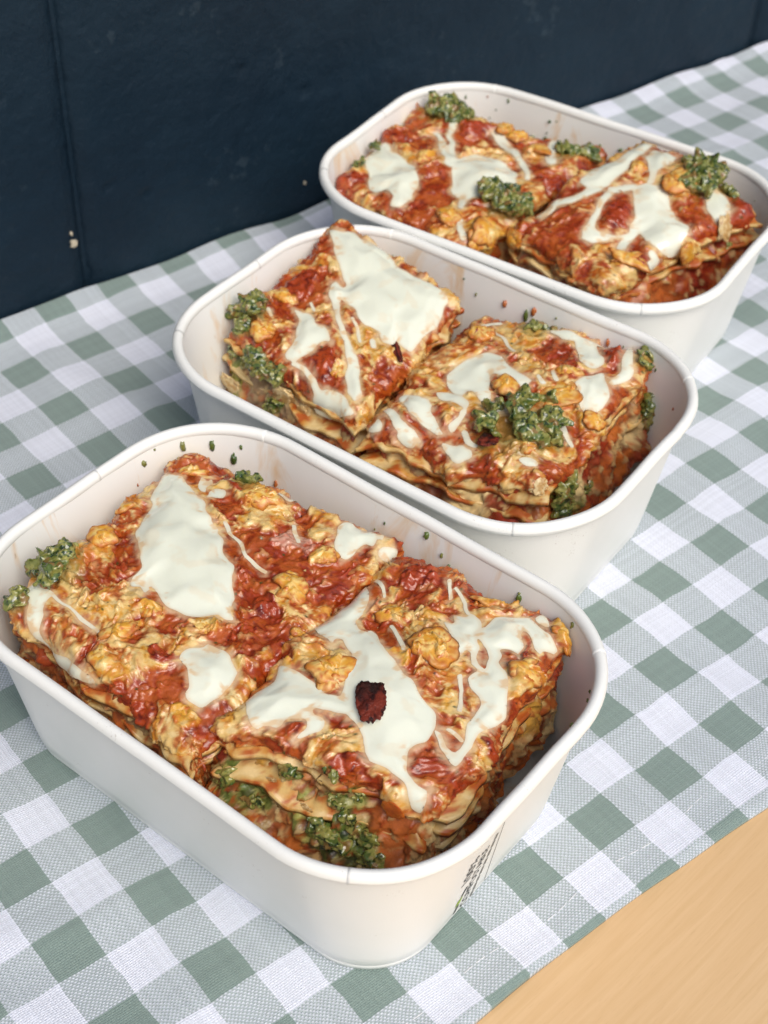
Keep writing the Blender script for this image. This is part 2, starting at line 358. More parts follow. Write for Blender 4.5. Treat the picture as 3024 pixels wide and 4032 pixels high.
# pieces of lasagne: four top corners in millimetres inside their box, then the marks on them in millimetres along the crust
PIECE = {
 'A_left': dict(box='A', corners=((-70, -41, 53), (-74, 37, 55), (2, 53, 53), (7, -47, 51)), seed=11, kw={'bulge': 2.5, 'flare': (0.15, 0.0, 0.1, 0.0), 'wave': 1.6},
bias=[(23.6,20.0,9.0,1),(39.8,13.4,7.1,1),(2.0,50.6,5.8,1),(3.8,34.4,5.0,1),(32.0,82.4,7.8,1),(45.8,60.8,8.1,-1.3),(56.6,51.8,8.6,-1.3),(56.6,30.2,5.3,-1),(57.2,63.8,6.8,-1),(63.2,57.8,4.9,1.3),(51.8,30.2,3.6,1),(9.8,27.8,3.7,-1),(58.4,8.6,6.9,-0.8),(69.2,6.2,4.5,1),(23.6,5.6,3.5,-0.8),(38.0,25.4,3.6,1),(9.2,2.0,3.6,-0.6),(67.4,43.4,6.0,-1),(24.2,72.8,3.9,-1)],
paint=[(57.8,-1.6,9.7,'grey'),(65.0,1.1,7.2,'orange'),(71.3,0.2,7.1,'orange'),(6.5,-1.6,7.6,'orange')],
lumps=[(5.0,38.0,4.7,4.1,0.78,0),(37.4,15.2,5.6,2.8,1.29,1),(36.8,25.4,3.6,2.8,0.3,0),(51.8,30.2,4.5,2.8,0.63,1),(63.2,57.8,5.2,4.3,0.37,0),(32.0,81.2,6.8,3.8,0.64,1),(9.2,80.6,4.9,1.5,0.64,0),(-1.0,57.8,4.9,2.7,0.89,1),(68.6,6.8,4.3,3.7,0.18,0),(39.8,5.6,3.5,3.4,1.06,1),(63.2,37.4,2.4,1.8,0.61,2),(51.8,16.4,4.7,3.1,-0.02,2),(51.2,70.4,6.0,4.1,0.85,3),(24.8,82.4,2.9,2.3,0.46,2),(62.0,47.6,4.8,4.3,0.57,2),(56.6,-3.4,4.9,3.7,0.13,2),(75.2,44.6,2.7,2.1,0.58,0),(62.6,72.2,3.6,3.9,1.54,1),(77.0,87.2,4.1,2.2,-0.25,2)],
smears=[(1.4,20.0,10.0),(3.8,4.4,4.6),(25.4,86.6,4.6)],
  spots=[('pesto', [-69.7, -22.9, 54.2], [-0.66, -0.01, 0.75], 16.1, 12.8, -50), ('pesto', [-67.2, -38.4, 54.8], [-0.27, -0.2, 0.94], 7.4, 7.2, 0), ('pesto', [-49.8, 40.1, 55.8], [0.0, 0.49, 0.87], 7.4, 6.4, 0)],
  pours=[
   ([[(4.4,75.2),(8.0,76.4),(14.0,74.6),(17.0,71.0),(20.0,69.2),(23.6,65.6),(27.2,62.0),(31.4,62.0),(36.2,57.8),(39.2,54.2),(41.6,54.2),(44.6,53.0),(48.8,47.6),(53.6,42.8),(53.6,37.4),(57.2,35.6),(54.8,34.4),(51.8,34.4),(50.6,33.2),(48.8,31.4),(44.6,30.2),(41.0,29.0),(39.2,28.4),(36.8,29.0),(33.8,32.0),(31.4,33.8),(27.8,35.6),(31.4,32.0),(32.6,27.8),(32.0,27.8),(29.0,32.6),(29.0,29.6),(27.8,27.8),(23.0,33.8),(22.4,37.4),(21.8,38.6),(18.2,41.6),(12.8,44.6),(11.0,47.6),(10.4,53.0),(8.6,57.8),(8.0,61.4),(4.4,68.6),(3.8,70.4),(1.4,75.2)]],[],1.5),
   ([[(56.6,25.4),(59.6,25.4),(62.6,26.0),(66.8,26.0),(69.2,25.4),(71.6,24.8),(71.6,22.4),(71.0,19.4),(71.6,15.2),(71.0,12.8),(70.4,10.4),(69.8,9.8),(67.4,9.8),(65.6,9.8),(63.8,10.4),(63.2,12.2),(62.0,14.0),(60.2,16.4),(58.4,16.4),(56.0,17.6),(55.4,20.0),(55.4,21.8),(56.6,23.0),(57.8,23.6),(57.2,24.8)]],[],1.2),
   ([[(3.2,9.8),(3.8,11.6),(3.2,11.6),(5.6,9.8),(7.4,10.4),(9.8,9.8),(10.4,7.4),(12.8,4.4),(14.0,0.2),(15.8,-1.6),(18.8,-1.6),(21.2,-1.0),(26.0,0.8),(33.2,1.4),(39.2,0.8),(41.0,0.2),(41.6,-0.4),(39.8,-1.6),(36.2,-1.6),(28.4,-2.2),(24.2,-2.8),(21.8,-2.2),(18.2,-2.2),(13.4,-2.2),(11.6,-0.4),(9.2,2.0),(6.8,5.0),(5.6,5.6),(3.8,3.8),(2.6,6.2),(2.0,6.8)]],[[(8.0,10.4,0.42),(16.4,11.0,0.42),(22.4,9.8,0.42),(27.2,9.8,0.42),(36.2,11.6,0.42)]],1.4),
   ([[(11.6,81.2),(16.4,78.8),(14.0,82.4),(18.2,79.4),(17.6,77.0),(18.2,74.0),(17.0,73.4)],[(18.8,71.0),(18.8,75.8),(20.6,78.8),(22.4,80.0),(23.6,78.8),(23.6,77.0),(20.0,72.8),(18.8,70.4)]],[],0.8),
   ([],[[(30.2,65.0,0.42),(37.4,61.4,0.42),(47.0,58.4,0.47),(50.0,58.4,0.42),(54.8,57.8,0.42)]],0.7),
   ([],[[(35.0,86.6,0.5),(38.6,85.4,0.43),(38.0,93.8,0.42)],[(47.0,76.4,0.42),(51.2,73.4,0.42),(53.6,71.6,0.42)]],0.7),
   ([[(57.2,85.4),(59.0,87.2),(66.8,87.2),(71.0,85.4),(73.4,83.6),(69.8,94.4),(72.2,81.2),(69.2,81.2),(68.6,78.2),(69.2,75.8),(68.0,73.4),(65.6,73.4),(62.6,75.2),(60.8,78.2),(57.2,83.0)],[(74.0,81.8),(75.8,84.2),(78.2,87.2),(79.4,83.6),(78.8,80.6),(75.8,79.4),(74.0,80.0)]],[],1.3),
  ]),
 'A_right': dict(box='A', corners=((5, -37, 53), (4, 49, 53), (61, 54, 54), (69, -16, 51)), seed=37, kw={'bulge': 2.5, 'flare': (0.0, 0.1, 0.55, 0.0), 'wave': 1.2},
bias=[(12.8,69.2,9.4,-1.2),(17.6,54.2,4.2,1),(34.4,47.6,6.1,1.2),(16.4,26.6,6.1,1.2),(12.8,48.8,4.2,-1),(54.8,51.8,6.1,-1),(58.4,50.0,3.4,1),(51.8,12.2,5.8,-1.3),(38.6,3.8,5.8,-1.3),(30.8,7.4,6.5,1.2),(48.8,35.0,6.0,1.2),(62.6,71.6,4.2,1),(18.2,5.0,3.3,-1.2),(36.2,73.4,5.7,-1),(10.4,59.6,3.6,1),(42.8,36.8,2.7,-1),(56.0,74.0,3.5,-1),(45.2,74.6,4.2,0.8),(24.8,41.6,4.1,1)],
paint=[(9.2,-3.4,5.3,'ygreen'),(13.7,-3.4,4.7,'yellow'),(6.5,-10.6,7.8,'green'),(14.6,-14.2,7.2,'green'),(21.8,-2.5,4.7,'green'),(18.2,-7.0,3.6,'cream'),(29.9,-7.0,4.7,'brown'),(27.2,-11.5,5.9,'ygreen'),(21.8,-13.3,3.6,'cream'),(36.2,-5.2,5.3,'green'),(40.7,-2.5,4.7,'green'),(38.0,-14.2,9.4,'green'),(43.4,-13.3,7.6,'green'),(47.0,-17.8,7.6,'green'),(49.7,-4.3,6.4,'orange'),(53.3,-7.0,6.4,'orange'),(2.0,-4.3,3.6,'red'),(67.7,9.2,7.3,'cream'),(68.6,0.2,8.2,'cream'),(62.3,17.3,6.4,'cream'),(55.1,-8.8,7.2,'orange'),(72.2,53.3,8.7,'yellow'),(69.5,36.2,4.7,'red'),(84.8,64.1,6.0,'cream'),(66.8,66.8,5.9,'red'),(69.5,10.1,10.0,'cream'),(68.6,0.2,10.0,'cream'),(-26.8,15.5,5.7,'yellow')],
lumps=[(0.8,22.4,5.0,3.3,0.56,0),(2.0,9.8,1.9,2.8,0.36,1),(34.4,47.6,6.5,6.0,0.81,0),(17.6,54.2,5.3,2.9,0.48,1),(16.4,26.6,6.7,4.4,0.92,0),(58.4,50.6,3.0,4.4,-0.23,1),(53.6,58.4,4.1,3.6,0.5,2),(53.0,11.6,3.9,3.4,0.71,2),(38.0,3.2,6.4,2.3,0.86,2),(18.2,5.0,3.9,2.3,0.69,2),(62.0,74.0,2.5,5.3,0.2,0),(12.8,69.2,5.8,5.1,0.01,2),(26.6,39.8,4.8,2.8,-0.09,0),(54.2,27.8,3.9,3.5,0.4,1),(37.4,75.8,5.7,2.1,0.55,0),(63.8,24.8,2.9,2.3,-0.3,2)],
smears=[],
  spots=[('bacon', [35.8, -6.1, 57.0], [0.02, -0.02, 1.0], 8.6, 17.2, 0), ('side_pesto', [12.3, -37.8, 35.6], [0.02, -1.0, -0.0], 9.7, 5.6, 40), ('side_pesto', [20.0, -36.8, 32.2], [0.03, -1.0, -0.01], 7.5, 4.9, 45), ('side_pesto', [26.2, -29.6, 43.7], [0.04, -1.0, -0.01], 7.0, 6.6, 40), ('side_pesto', [40.3, -27.5, 50.1], [0.07, -0.93, 0.36], 4.3, 5.8, 0), ('side_pesto', [41.2, -27.4, 40.1], [0.07, -1.0, -0.02], 4.4, 7.3, 0), ('side_pesto', [46.2, -23.5, 42.6], [0.08, -1.0, -0.03], 5.8, 5.1, 0), ('side_pesto', [43.2, -31.5, 31.7], [0.07, -1.0, -0.02], 9.6, 9.6, 0), ('side_pesto', [49.7, -26.6, 33.4], [0.08, -1.0, -0.03], 8.4, 9.2, 0), ('side_pesto', [53.7, -28.7, 27.7], [0.09, -1.0, -0.03], 9.6, 6.6, 0), ('side_pesto', [37.3, -32.4, 32.2], [0.06, -1.0, -0.02], 7.4, 5.9, 0), ('side_pesto', [27.8, -32.6, 31.8], [0.04, -1.0, -0.01], 6.3, 3.7, 40), ('side_pesto', [46.4, -27.1, 38.0], [0.08, -1.0, -0.03], 6.6, 7.3, 0), ('side_cream', [33.9, -32.0, 35.2], [0.05, -1.0, -0.02], 7.4, 3.7, 40), ('side_cream', [22.1, -33.0, 38.5], [0.03, -1.0, -0.01], 8.5, 2.2, 45), ('carrot', [57.7, -23.6, 46.5], [0.1, -0.99, 0.03], 6.8, 6.1, 20), ('onion', [67.4, -2.7, 39.3], [0.96, 0.28, -0.02], 8.0, 7.5, -40)],
  pours=[
   ([[(-0.4,57.2),(-1.0,62.0),(4.4,56.0),(7.4,53.0),(9.2,50.0),(8.6,46.4),(11.0,43.4),(13.4,44.0),(19.4,41.6),(25.4,38.0),(29.6,36.2),(36.2,34.4),(41.0,31.4),(43.4,30.2),(45.8,27.2),(48.8,22.4),(49.4,19.4),(48.8,16.4),(47.0,14.6),(46.4,12.8),(48.2,10.4),(50.6,7.4),(53.6,4.4),(54.8,3.8),(56.6,3.8),(57.2,1.4),(57.2,-0.4),(57.2,-1.6),(56.6,-2.2),(55.4,-1.6),(54.2,0.2),(53.0,2.6),(51.8,3.8),(47.6,3.8),(44.0,4.4),(41.6,5.0),(38.0,8.0),(35.0,11.0),(31.4,12.8),(28.4,14.0),(26.6,15.8),(23.6,16.4),(21.8,18.8),(21.2,20.6),(20.6,24.8),(16.4,33.8),(14.0,36.2),(10.4,38.6),(9.8,37.4),(11.0,35.0),(10.4,34.4),(9.2,36.8),(-1.0,43.4),(2.0,42.2),(0.8,45.8),(2.6,47.6),(2.0,51.8),(-0.4,56.6)],[(2.0,14.6),(2.6,14.6),(3.2,18.2),(1.4,23.6),(4.4,23.0),(7.4,22.4),(10.4,20.6),(14.0,18.8),(18.8,17.0),(21.2,18.2),(23.0,19.4),(27.2,20.0),(28.4,17.6),(26.6,15.2),(23.6,13.4),(21.2,12.2),(18.8,12.2),(20.6,10.4),(23.6,10.4),(24.8,9.2),(25.4,7.4),(23.6,5.0),(21.8,2.6),(21.2,2.6),(21.8,4.4),(22.4,6.2),(20.6,8.0),(19.4,8.6),(17.0,7.4),(15.2,6.2),(15.8,4.4),(15.2,3.2),(13.4,3.2),(12.2,2.6),(12.2,1.4),(10.4,2.6),(7.4,5.6),(3.8,8.6),(1.4,10.4)]],[],1.6),
   ([[(39.8,62.6),(41.0,65.6),(41.0,68.6),(42.8,70.4),(47.0,72.2),(51.2,72.8),(54.8,71.0),(58.4,71.0),(60.8,68.6),(62.6,68.0),(62.6,65.6),(59.0,63.8),(58.4,63.8),(59.0,62.0),(57.2,62.6),(53.6,65.0),(51.2,67.4),(50.6,65.0),(53.0,61.4),(53.6,56.6),(50.0,57.8),(48.2,56.6),(50.6,51.8),(54.8,48.8),(57.2,45.8),(59.0,41.6),(60.2,39.2),(62.0,37.4),(60.8,33.2),(58.4,26.6),(57.8,22.4),(57.8,18.8),(57.8,15.2),(57.2,12.2),(56.0,12.8),(54.2,15.8),(50.0,20.0),(48.8,21.8),(50.6,21.2),(54.8,17.6),(56.0,15.8),(56.0,19.4),(55.4,23.0),(54.2,27.8),(54.8,33.8),(54.8,37.4),(53.6,39.2),(52.4,39.8),(50.6,40.4),(47.6,42.2),(47.6,43.4),(48.2,45.8),(50.0,47.6),(48.2,51.8),(45.2,56.0),(42.8,59.0)],[(30.8,59.6),(33.8,60.2),(32.0,64.4),(35.0,65.0),(35.6,67.4),(38.0,66.2),(39.8,63.8),(39.8,61.4),(44.0,55.4),(44.6,53.0),(45.8,50.6),(47.6,48.2),(50.0,47.0),(48.8,45.8),(45.8,47.0),(44.0,51.8),(41.6,52.4),(42.8,49.4),(42.2,47.0),(39.2,50.0),(37.4,53.6),(34.4,57.2)]],[],1.6),
   ([],[[(20.0,72.8,0.62),(26.6,68.6,0.42)],[(24.8,72.2,0.42),(31.4,69.8,0.42),(35.0,66.8,0.42)]],0.8),
   ([],[[(1.4,63.2,0.55),(3.8,62.0,0.48),(9.2,57.8,0.42)]],0.9),
   ([],[[(19.4,48.2,0.6),(23.0,45.2,0.59),(26.6,41.0,0.42)],[(14.0,44.0,0.53),(21.2,39.8,0.59)]],0.9),
   ([],[[(32.0,47.6,0.42),(36.8,42.2,0.42)],[(45.2,42.2,0.42),(48.8,38.6,0.42),(51.2,31.4,0.42)],[(51.2,23.0,0.42),(54.8,21.8,0.42)]],0.7),
   ([[(52.4,73.4),(53.6,76.4),(56.6,74.6),(57.8,72.8),(56.0,72.2),(53.6,72.2)]],[],1.2),
  ]),
 'B_left': dict(box='B', corners=((-76, -20, 50), (-74, 44, 62), (-14, 42, 56), (-12, -27, 45)), seed=53, kw={'bulge': 1.5, 'flare': (0.0, 0.0, 0.45, 0.0), 'wave': 1.5},
bias=[(9.8,36.2,9.1,-1.3),(8.0,28.4,3.3,1.2),(10.4,24.2,4.9,-1),(12.2,8.6,4.0,1.2),(15.8,17.0,4.9,1.2),(39.8,8.6,7.1,-1.3),(50.0,29.0,5.6,1.2),(48.2,5.6,3.9,-1),(8.6,48.2,4.2,0.8),(60.2,20.0,6.3,-0.8),(41.0,31.4,4.0,1),(33.2,30.2,3.2,0.6)],
paint=[(4.7,-4.3,6.8,'green'),(20.0,2.0,8.9,'green'),(4.7,-13.3,10.3,'ygreen'),(20.0,-7.0,10.2,'grey'),(31.7,-6.1,10.1,'grey'),(40.7,-6.1,7.8,'cream'),(2.9,1.1,5.7,'orange'),(26.3,-10.6,5.6,'green')],
lumps=[(12.2,8.6,4.0,3.8,0.71,0),(8.0,29.6,4.5,3.4,-0.36,1),(50.0,29.0,5.2,2.8,0.86,0),(45.8,12.2,2.4,3.7,0.71,1),(39.8,9.2,5.9,5.6,0.71,2),(6.2,20.6,2.9,5.8,1.05,2),(9.2,35.6,5.8,6.8,0.68,2)],
smears=[(2.0,15.2,7.5),(4.4,3.8,4.8)],
  spots=[('pesto', [-73.4, -7.2, 53.3], [-0.54, -0.09, 0.84], 12.1, 13.3, -40), ('pesto', [-70.3, -16.1, 50.5], [-0.15, -0.45, 0.88], 7.7, 7.9, 0), ('side_pesto', [-53.7, -21.9, 46.0], [0.03, -0.91, 0.42], 13.2, 10.4, -30), ('side_pesto', [-70.6, -18.9, 39.6], [-0.21, -0.95, -0.16], 7.8, 5.7, 0), ('side_pesto', [-51.1, -24.1, 31.5], [-0.0, -0.98, -0.17], 9.2, 4.2, 0), ('side_cream', [-70.3, -22.1, 28.3], [-0.11, -0.97, -0.17], 11.5, 8.6, 0), ('bacon', [-18.0, 5.6, 51.9], [0.08, -0.16, 0.98], 2.8, 13.0, 20), ('side_cream', [-46.6, -22.8, 36.2], [-0.0, -0.99, -0.17], 11.9, 7.7, 30), ('side_cream', [-36.2, -23.0, 33.3], [0.01, -0.99, -0.17], 6.3, 8.3, 0)],
  pours=[
   ([[(2.0,60.2),(6.2,61.4),(9.8,65.0),(14.6,63.2),(16.4,65.6),(19.4,68.0),(26.6,63.8),(33.2,63.2),(39.8,63.8),(47.0,63.8),(50.0,65.6),(56.6,63.8),(59.0,62.6),(60.2,61.4),(60.2,59.0),(61.4,56.0),(61.4,50.6),(60.8,45.2),(59.6,40.4),(59.6,37.4),(59.0,36.8),(56.0,36.8),(53.6,36.8),(51.8,34.4),(49.4,32.0),(45.8,33.8),(43.4,33.2),(40.4,32.6),(35.6,33.8),(33.2,35.6),(29.0,36.2),(26.6,38.6),(26.6,35.0),(32.6,29.6),(36.2,26.6),(42.8,22.4),(47.0,20.0),(51.2,16.4),(55.4,12.2),(58.4,8.6),(57.8,5.6),(55.4,5.6),(53.0,5.0),(50.0,9.8),(48.2,14.6),(45.2,17.6),(41.6,20.6),(36.8,22.4),(32.0,28.4),(29.6,30.2),(23.0,35.0),(20.0,38.0),(18.2,41.0),(19.4,42.8),(23.6,43.4),(23.6,45.2),(21.2,45.8),(16.4,48.2),(12.2,50.6),(7.4,55.4)]],[],1.5),
   ([[(12.8,26.6),(18.2,26.0),(21.2,26.6),(29.6,20.6),(31.4,21.8),(35.0,19.4),(38.6,17.0),(35.6,16.4),(34.4,14.6),(35.6,12.2),(34.4,8.6),(32.0,5.0),(29.0,3.8),(27.2,5.0),(27.2,9.8),(25.4,13.4),(20.6,20.0),(15.8,24.8)],[(44.0,0.2),(46.4,3.2),(50.0,3.8),(54.2,3.8),(59.6,2.6),(58.4,0.8),(55.4,-1.0),(50.6,-7.0),(47.6,-7.0),(44.6,-7.0),(44.0,-2.2)]],[[(32.0,3.8,0.53),(36.8,5.0,0.75),(41.6,3.8,0.9),(45.2,0.8,1.12)]],1.3),
   ([],[[(35.6,32.0,0.42),(44.6,26.6,0.42)],[(17.6,30.8,0.42),(21.2,29.0,0.42)],[(6.8,18.8,0.55),(9.2,17.0,0.47)],[(47.0,29.6,0.84),(48.8,28.4,0.76)]],0.6),
  ]),
 'B_right': dict(box='B', corners=((-7, -30, 45), (-9, 46, 50), (54, 55, 57), (59, -18, 46)), seed=71, kw={'bulge': 3.0, 'flare': (0.0, 0.35, 0.5, 0.0), 'wave': 2.0},
bias=[(20.6,68.6,8.7,1),(36.2,60.8,7.7,-1),(49.4,38.6,7.5,1.3),(57.2,67.4,6.8,-1.2),(24.8,2.6,6.5,-1),(20.0,-2.2,4.9,0.8),(42.2,2.0,6.4,-1.2),(57.8,28.4,4.1,-1),(32.0,36.8,4.2,1),(58.4,18.8,4.8,1.2),(11.6,5.0,4.1,-1),(11.6,56.6,6.9,0.8),(25.4,11.6,4.9,-1)],
paint=[(15.5,-7.9,11.5,'cream'),(4.7,-2.5,8.1,'red'),(42.5,-4.3,12.4,'cream'),(53.3,-6.1,9.0,'red'),(71.3,33.5,10.4,'red'),(80.3,56.9,7.2,'cream'),(79.4,67.7,8.4,'green'),(72.2,11.9,10.2,'green'),(69.5,18.2,6.8,'cream'),(65.0,28.1,4.6,'dark'),(66.8,-2.5,6.7,'orange'),(82.1,32.6,8.2,'orange'),(27.2,-9.7,9.2,'brown')],
lumps=[(49.4,37.4,6.6,5.3,0.97,0),(47.0,51.2,5.0,2.5,0.45,1),(32.0,36.8,4.6,4.4,0.45,0),(9.8,59.0,4.8,4.6,1.16,1),(54.8,68.0,6.0,6.0,0.46,2),(51.8,60.2,3.8,3.0,0.46,1),(42.2,3.8,4.0,3.3,0.43,2),(17.6,15.2,4.5,2.9,0.79,2),(51.8,14.0,3.6,2.8,0.44,0),(63.2,33.8,3.7,3.4,0.45,1),(3.2,60.2,3.9,8.2,0.98,2)],
smears=[(45.8,19.4,14.9),(23.6,72.2,7.1),(63.8,70.4,4.6)],
  spots=[('pesto', [37.9, -3.5, 51.7], [-0.02, -0.12, 0.99], 24.0, 25.5, 0), ('pesto', [13.6, 46.0, 53.6], [-0.1, 0.37, 0.93], 11.4, 4.7, 0), ('pesto', [54.0, 50.9, 56.0], [0.55, 0.11, 0.84], 7.4, 6.4, 0), ('side_pesto', [59.3, 49.3, 35.6], [0.98, 0.14, 0.1], 7.5, 15.8, 0), ('side_pesto', [58.9, -7.4, 35.6], [0.98, 0.17, 0.03], 10.6, 15.5, 0), ('side_pesto', [61.5, 4.9, 34.6], [0.98, 0.17, 0.04], 5.7, 5.0, 0), ('bacon', [32.4, -13.2, 50.3], [-0.01, -0.12, 0.99], 7.0, 7.9, 0), ('side_cream', [54.5, -17.2, 45.8], [0.44, -0.66, 0.55], 6.2, 6.2, 0)],
  pours=[
   ([[(12.8,39.2),(12.8,42.2),(13.4,45.2),(15.2,47.6),(17.6,50.6),(20.6,50.0),(26.0,47.6),(31.4,44.6),(36.2,42.2),(38.6,41.0),(38.0,39.2),(39.8,35.0),(42.8,29.0),(41.0,29.0),(36.8,35.6),(33.2,39.8),(30.8,40.4),(26.6,41.6),(24.8,40.4),(27.8,31.4),(30.2,26.0),(32.0,27.8),(38.6,26.0),(40.4,24.2),(38.6,23.6),(36.8,22.4),(32.6,22.4),(27.2,26.0),(24.2,29.0),(20.6,31.4),(21.8,24.8),(17.0,27.8),(14.0,32.0),(13.4,36.2)]],[],1.4),
   ([[(2.6,19.4),(5.0,20.6),(10.4,22.4),(13.4,23.0),(17.0,17.0),(21.2,12.2),(26.6,8.6),(24.8,7.4),(20.6,7.4),(17.6,8.0),(15.8,11.0),(9.8,12.8),(3.8,16.4)]],[],1.1),
   ([[(12.8,26.6),(16.4,27.8),(21.8,26.0),(24.2,24.8),(29.0,18.8),(29.0,15.2),(28.4,12.2),(29.0,9.8),(28.4,9.2),(26.0,12.2),(27.2,15.8),(26.0,20.6),(22.4,21.8),(18.8,22.4),(15.2,24.2)]],[[(31.4,11.6,0.7),(35.0,10.4,0.85),(38.0,9.8,0.69)]],0.9),
   ([[(2.6,3.2),(2.0,6.8),(5.6,3.2),(6.2,1.4),(3.2,0.2),(-0.4,1.4)]],[],1.1),
   ([],[[(1.4,10.4,0.64),(9.2,6.8,1.57),(13.4,3.2,1.33),(15.8,3.2,0.86),(18.8,2.0,0.42)],[(15.2,1.4,2.34),(15.8,0.8,2.34)]],1.0),
   ([[(27.8,72.2),(30.8,71.0),(33.2,72.8),(36.8,71.6),(42.2,73.4),(51.2,72.2),(51.2,71.6),(45.2,71.6),(48.2,69.2),(53.0,65.0),(53.6,62.0),(53.0,59.0),(51.2,59.0),(47.0,60.2),(43.4,65.0),(38.6,69.2),(33.8,66.8),(30.2,69.2)]],[],1.3),
   ([[(51.8,48.2),(54.2,54.2),(56.0,58.4),(60.2,53.6),(62.6,50.6),(63.8,47.6),(64.4,42.2),(63.8,38.6),(61.4,36.2),(58.4,36.8),(53.6,39.8),(53.6,43.4),(51.2,45.8)]],[],1.5),
   ([[(61.4,53.0),(60.2,60.2),(55.4,81.2),(62.0,66.2),(63.2,64.4),(63.8,59.6),(63.8,56.0),(62.6,53.0)]],[],1.0),
   ([],[[(48.2,29.0,0.78),(52.4,28.4,0.94),(56.6,26.6,0.86),(61.4,23.0,0.42)]],0.8),
   ([[(26.6,5.6),(30.8,6.8),(35.0,8.6),(38.0,8.0),(38.6,5.0),(37.4,3.8),(36.8,2.6),(34.4,2.6),(29.6,3.8)]],[],1.0),
   ([],[[(56.0,8.0,2.28),(56.6,7.4,2.28)]],0.8),
   ([],[[(39.2,44.6,0.72),(42.2,42.2,1.03)],[(42.2,50.6,0.42),(45.8,45.8,0.56)],[(6.2,65.0,0.93),(11.0,70.4,0.67)],[(10.4,65.0,0.42),(23.0,53.6,0.42)]],0.8),
  ]),
 'C_left': dict(box='C', corners=((-78, -35, 52), (-80, 31, 57), (3, 52, 50), (-11, -43, 50)), seed=97, kw={'bulge': 2, 'flare': (0.0, 0.0, 0.1, 0.0), 'wave': 2.0},
bias=[(6.8,47.0,9.3,-1.2),(31.4,68.0,9.4,-1.2),(41.0,18.2,10.2,-1.2),(22.4,37.4,5.2,1.2),(58.4,10.4,7.5,1.2),(73.4,11.0,8.7,1.2),(36.8,76.4,5.4,1.2),(5.6,8.6,7.7,-1),(44.0,3.2,8.8,-1.2),(48.2,74.0,5.4,0.8)],
paint=[(74.0,12.8,10.5,'yellow'),(74.9,19.1,7.0,'brown')],
lumps=[(72.2,77.6,4.7,4.7,0.32,2),(23.6,38.6,3.9,3.8,0.48,1),(36.8,76.4,4.0,4.7,0.33,0),(75.2,10.4,5.6,6.6,0.62,1),(56.6,66.2,5.3,3.9,0.36,0),(74.0,50.0,5.8,4.6,-0.09,2),(29.6,69.8,6.7,6.3,0.35,2),(6.8,48.2,6.0,3.9,0.44,2),(58.4,10.4,5.0,4.4,0.62,0),(5.0,7.4,5.2,4.5,0.63,2),(44.0,74.6,4.0,3.1,0.33,0)],
smears=[(10.4,75.8,9.5),(2.0,31.4,4.3),(3.2,18.8,3.2),(68.0,29.0,10.2),(21.2,76.4,5.1),(65.6,74.0,9.3)],
  spots=[('pesto', [-67.8, 29.9, 57.5], [0.1, -0.03, 1.0], 15.3, 16.2, 0), ('pesto', [-77.4, -7.7, 54.2], [-0.55, -0.08, 0.83], 6.9, 7.2, 0), ('pesto', [-75.5, -20.0, 53.7], [-0.37, -0.05, 0.93], 5.1, 6.4, 0), ('pesto', [-13.5, -10.8, 54.1], [0.05, -0.01, 1.0], 16.5, 16.5, 20), ('pesto', [-56.9, 33.6, 58.7], [0.1, 0.09, 0.99], 4.7, 10.3, 0), ('pesto', [-9.6, 40.1, 52.7], [0.08, -0.02, 1.0], 15.0, 8.7, 0)],
  pours=[
   ([[(2.6,21.2),(1.4,29.6),(0.2,39.8),(8.6,35.0),(14.6,33.2),(24.8,28.4),(32.6,20.6),(35.6,17.0),(37.4,9.8),(36.2,9.2),(36.8,2.6),(32.6,1.4),(31.4,5.0),(26.0,8.0),(23.6,4.4),(18.8,6.2),(9.8,14.6),(6.2,18.2)]],[],1.5),
   ([[(35.0,37.4),(35.6,44.6),(38.0,51.8),(44.6,53.0),(51.2,51.8),(59.6,47.6),(65.6,41.6),(65.0,37.4),(60.8,36.2),(59.0,32.0),(59.0,27.2),(56.0,23.6),(59.0,15.8),(56.0,17.0),(52.4,21.8),(46.4,23.0),(42.8,29.6),(39.2,34.4)]],[[(17.6,58.4,1.02),(27.2,46.4,1.26),(38.0,36.8,2.48)],[(19.4,69.2,1.41),(27.8,51.8,1.14),(36.2,38.6,0.87)]],1.5),
   ([],[[(36.2,72.8,1.93),(47.0,62.6,1.9),(57.2,54.8,1.13),(66.2,46.4,0.74)]],1.1),
   ([],[[(63.2,11.6,0.96),(72.2,3.8,1.06)],[(54.2,12.2,1.56),(56.0,12.2,1.2)]],0.9),
   ([],[[(57.8,79.4,2.32),(59.0,71.0,1.65),(63.8,60.2,1.38)]],1.0),
  ]),
 'C_right': dict(box='C', corners=((-4, -20, 51), (17, 49, 64), (75, 32, 60), (41, -33, 49)), seed=123, kw={'bulge': 2.5, 'flare': (0.0, 0.5, 0.35, 0.0), 'wave': 2.0},
bias=[(26.0,30.2,8.7,-1.4),(49.4,16.4,7.2,1.2),(53.6,19.4,6.0,-1),(29.0,59.6,7.5,1.2),(57.2,52.4,14.8,-1.3),(19.4,7.4,9.9,-1.2),(60.2,39.2,6.2,1.2),(51.2,65.6,6.2,-1.2),(48.2,48.8,4.9,-0.8),(10.4,51.2,5.1,1)],
paint=[(15.5,2.0,15.6,'grey'),(30.8,3.8,10.2,'brown'),(64.1,41.6,15.6,'red'),(54.2,64.1,13.9,'red'),(38.9,5.6,10.2,'dark'),(62.3,23.6,15.4,'orange'),(51.5,70.4,10.4,'orange')],
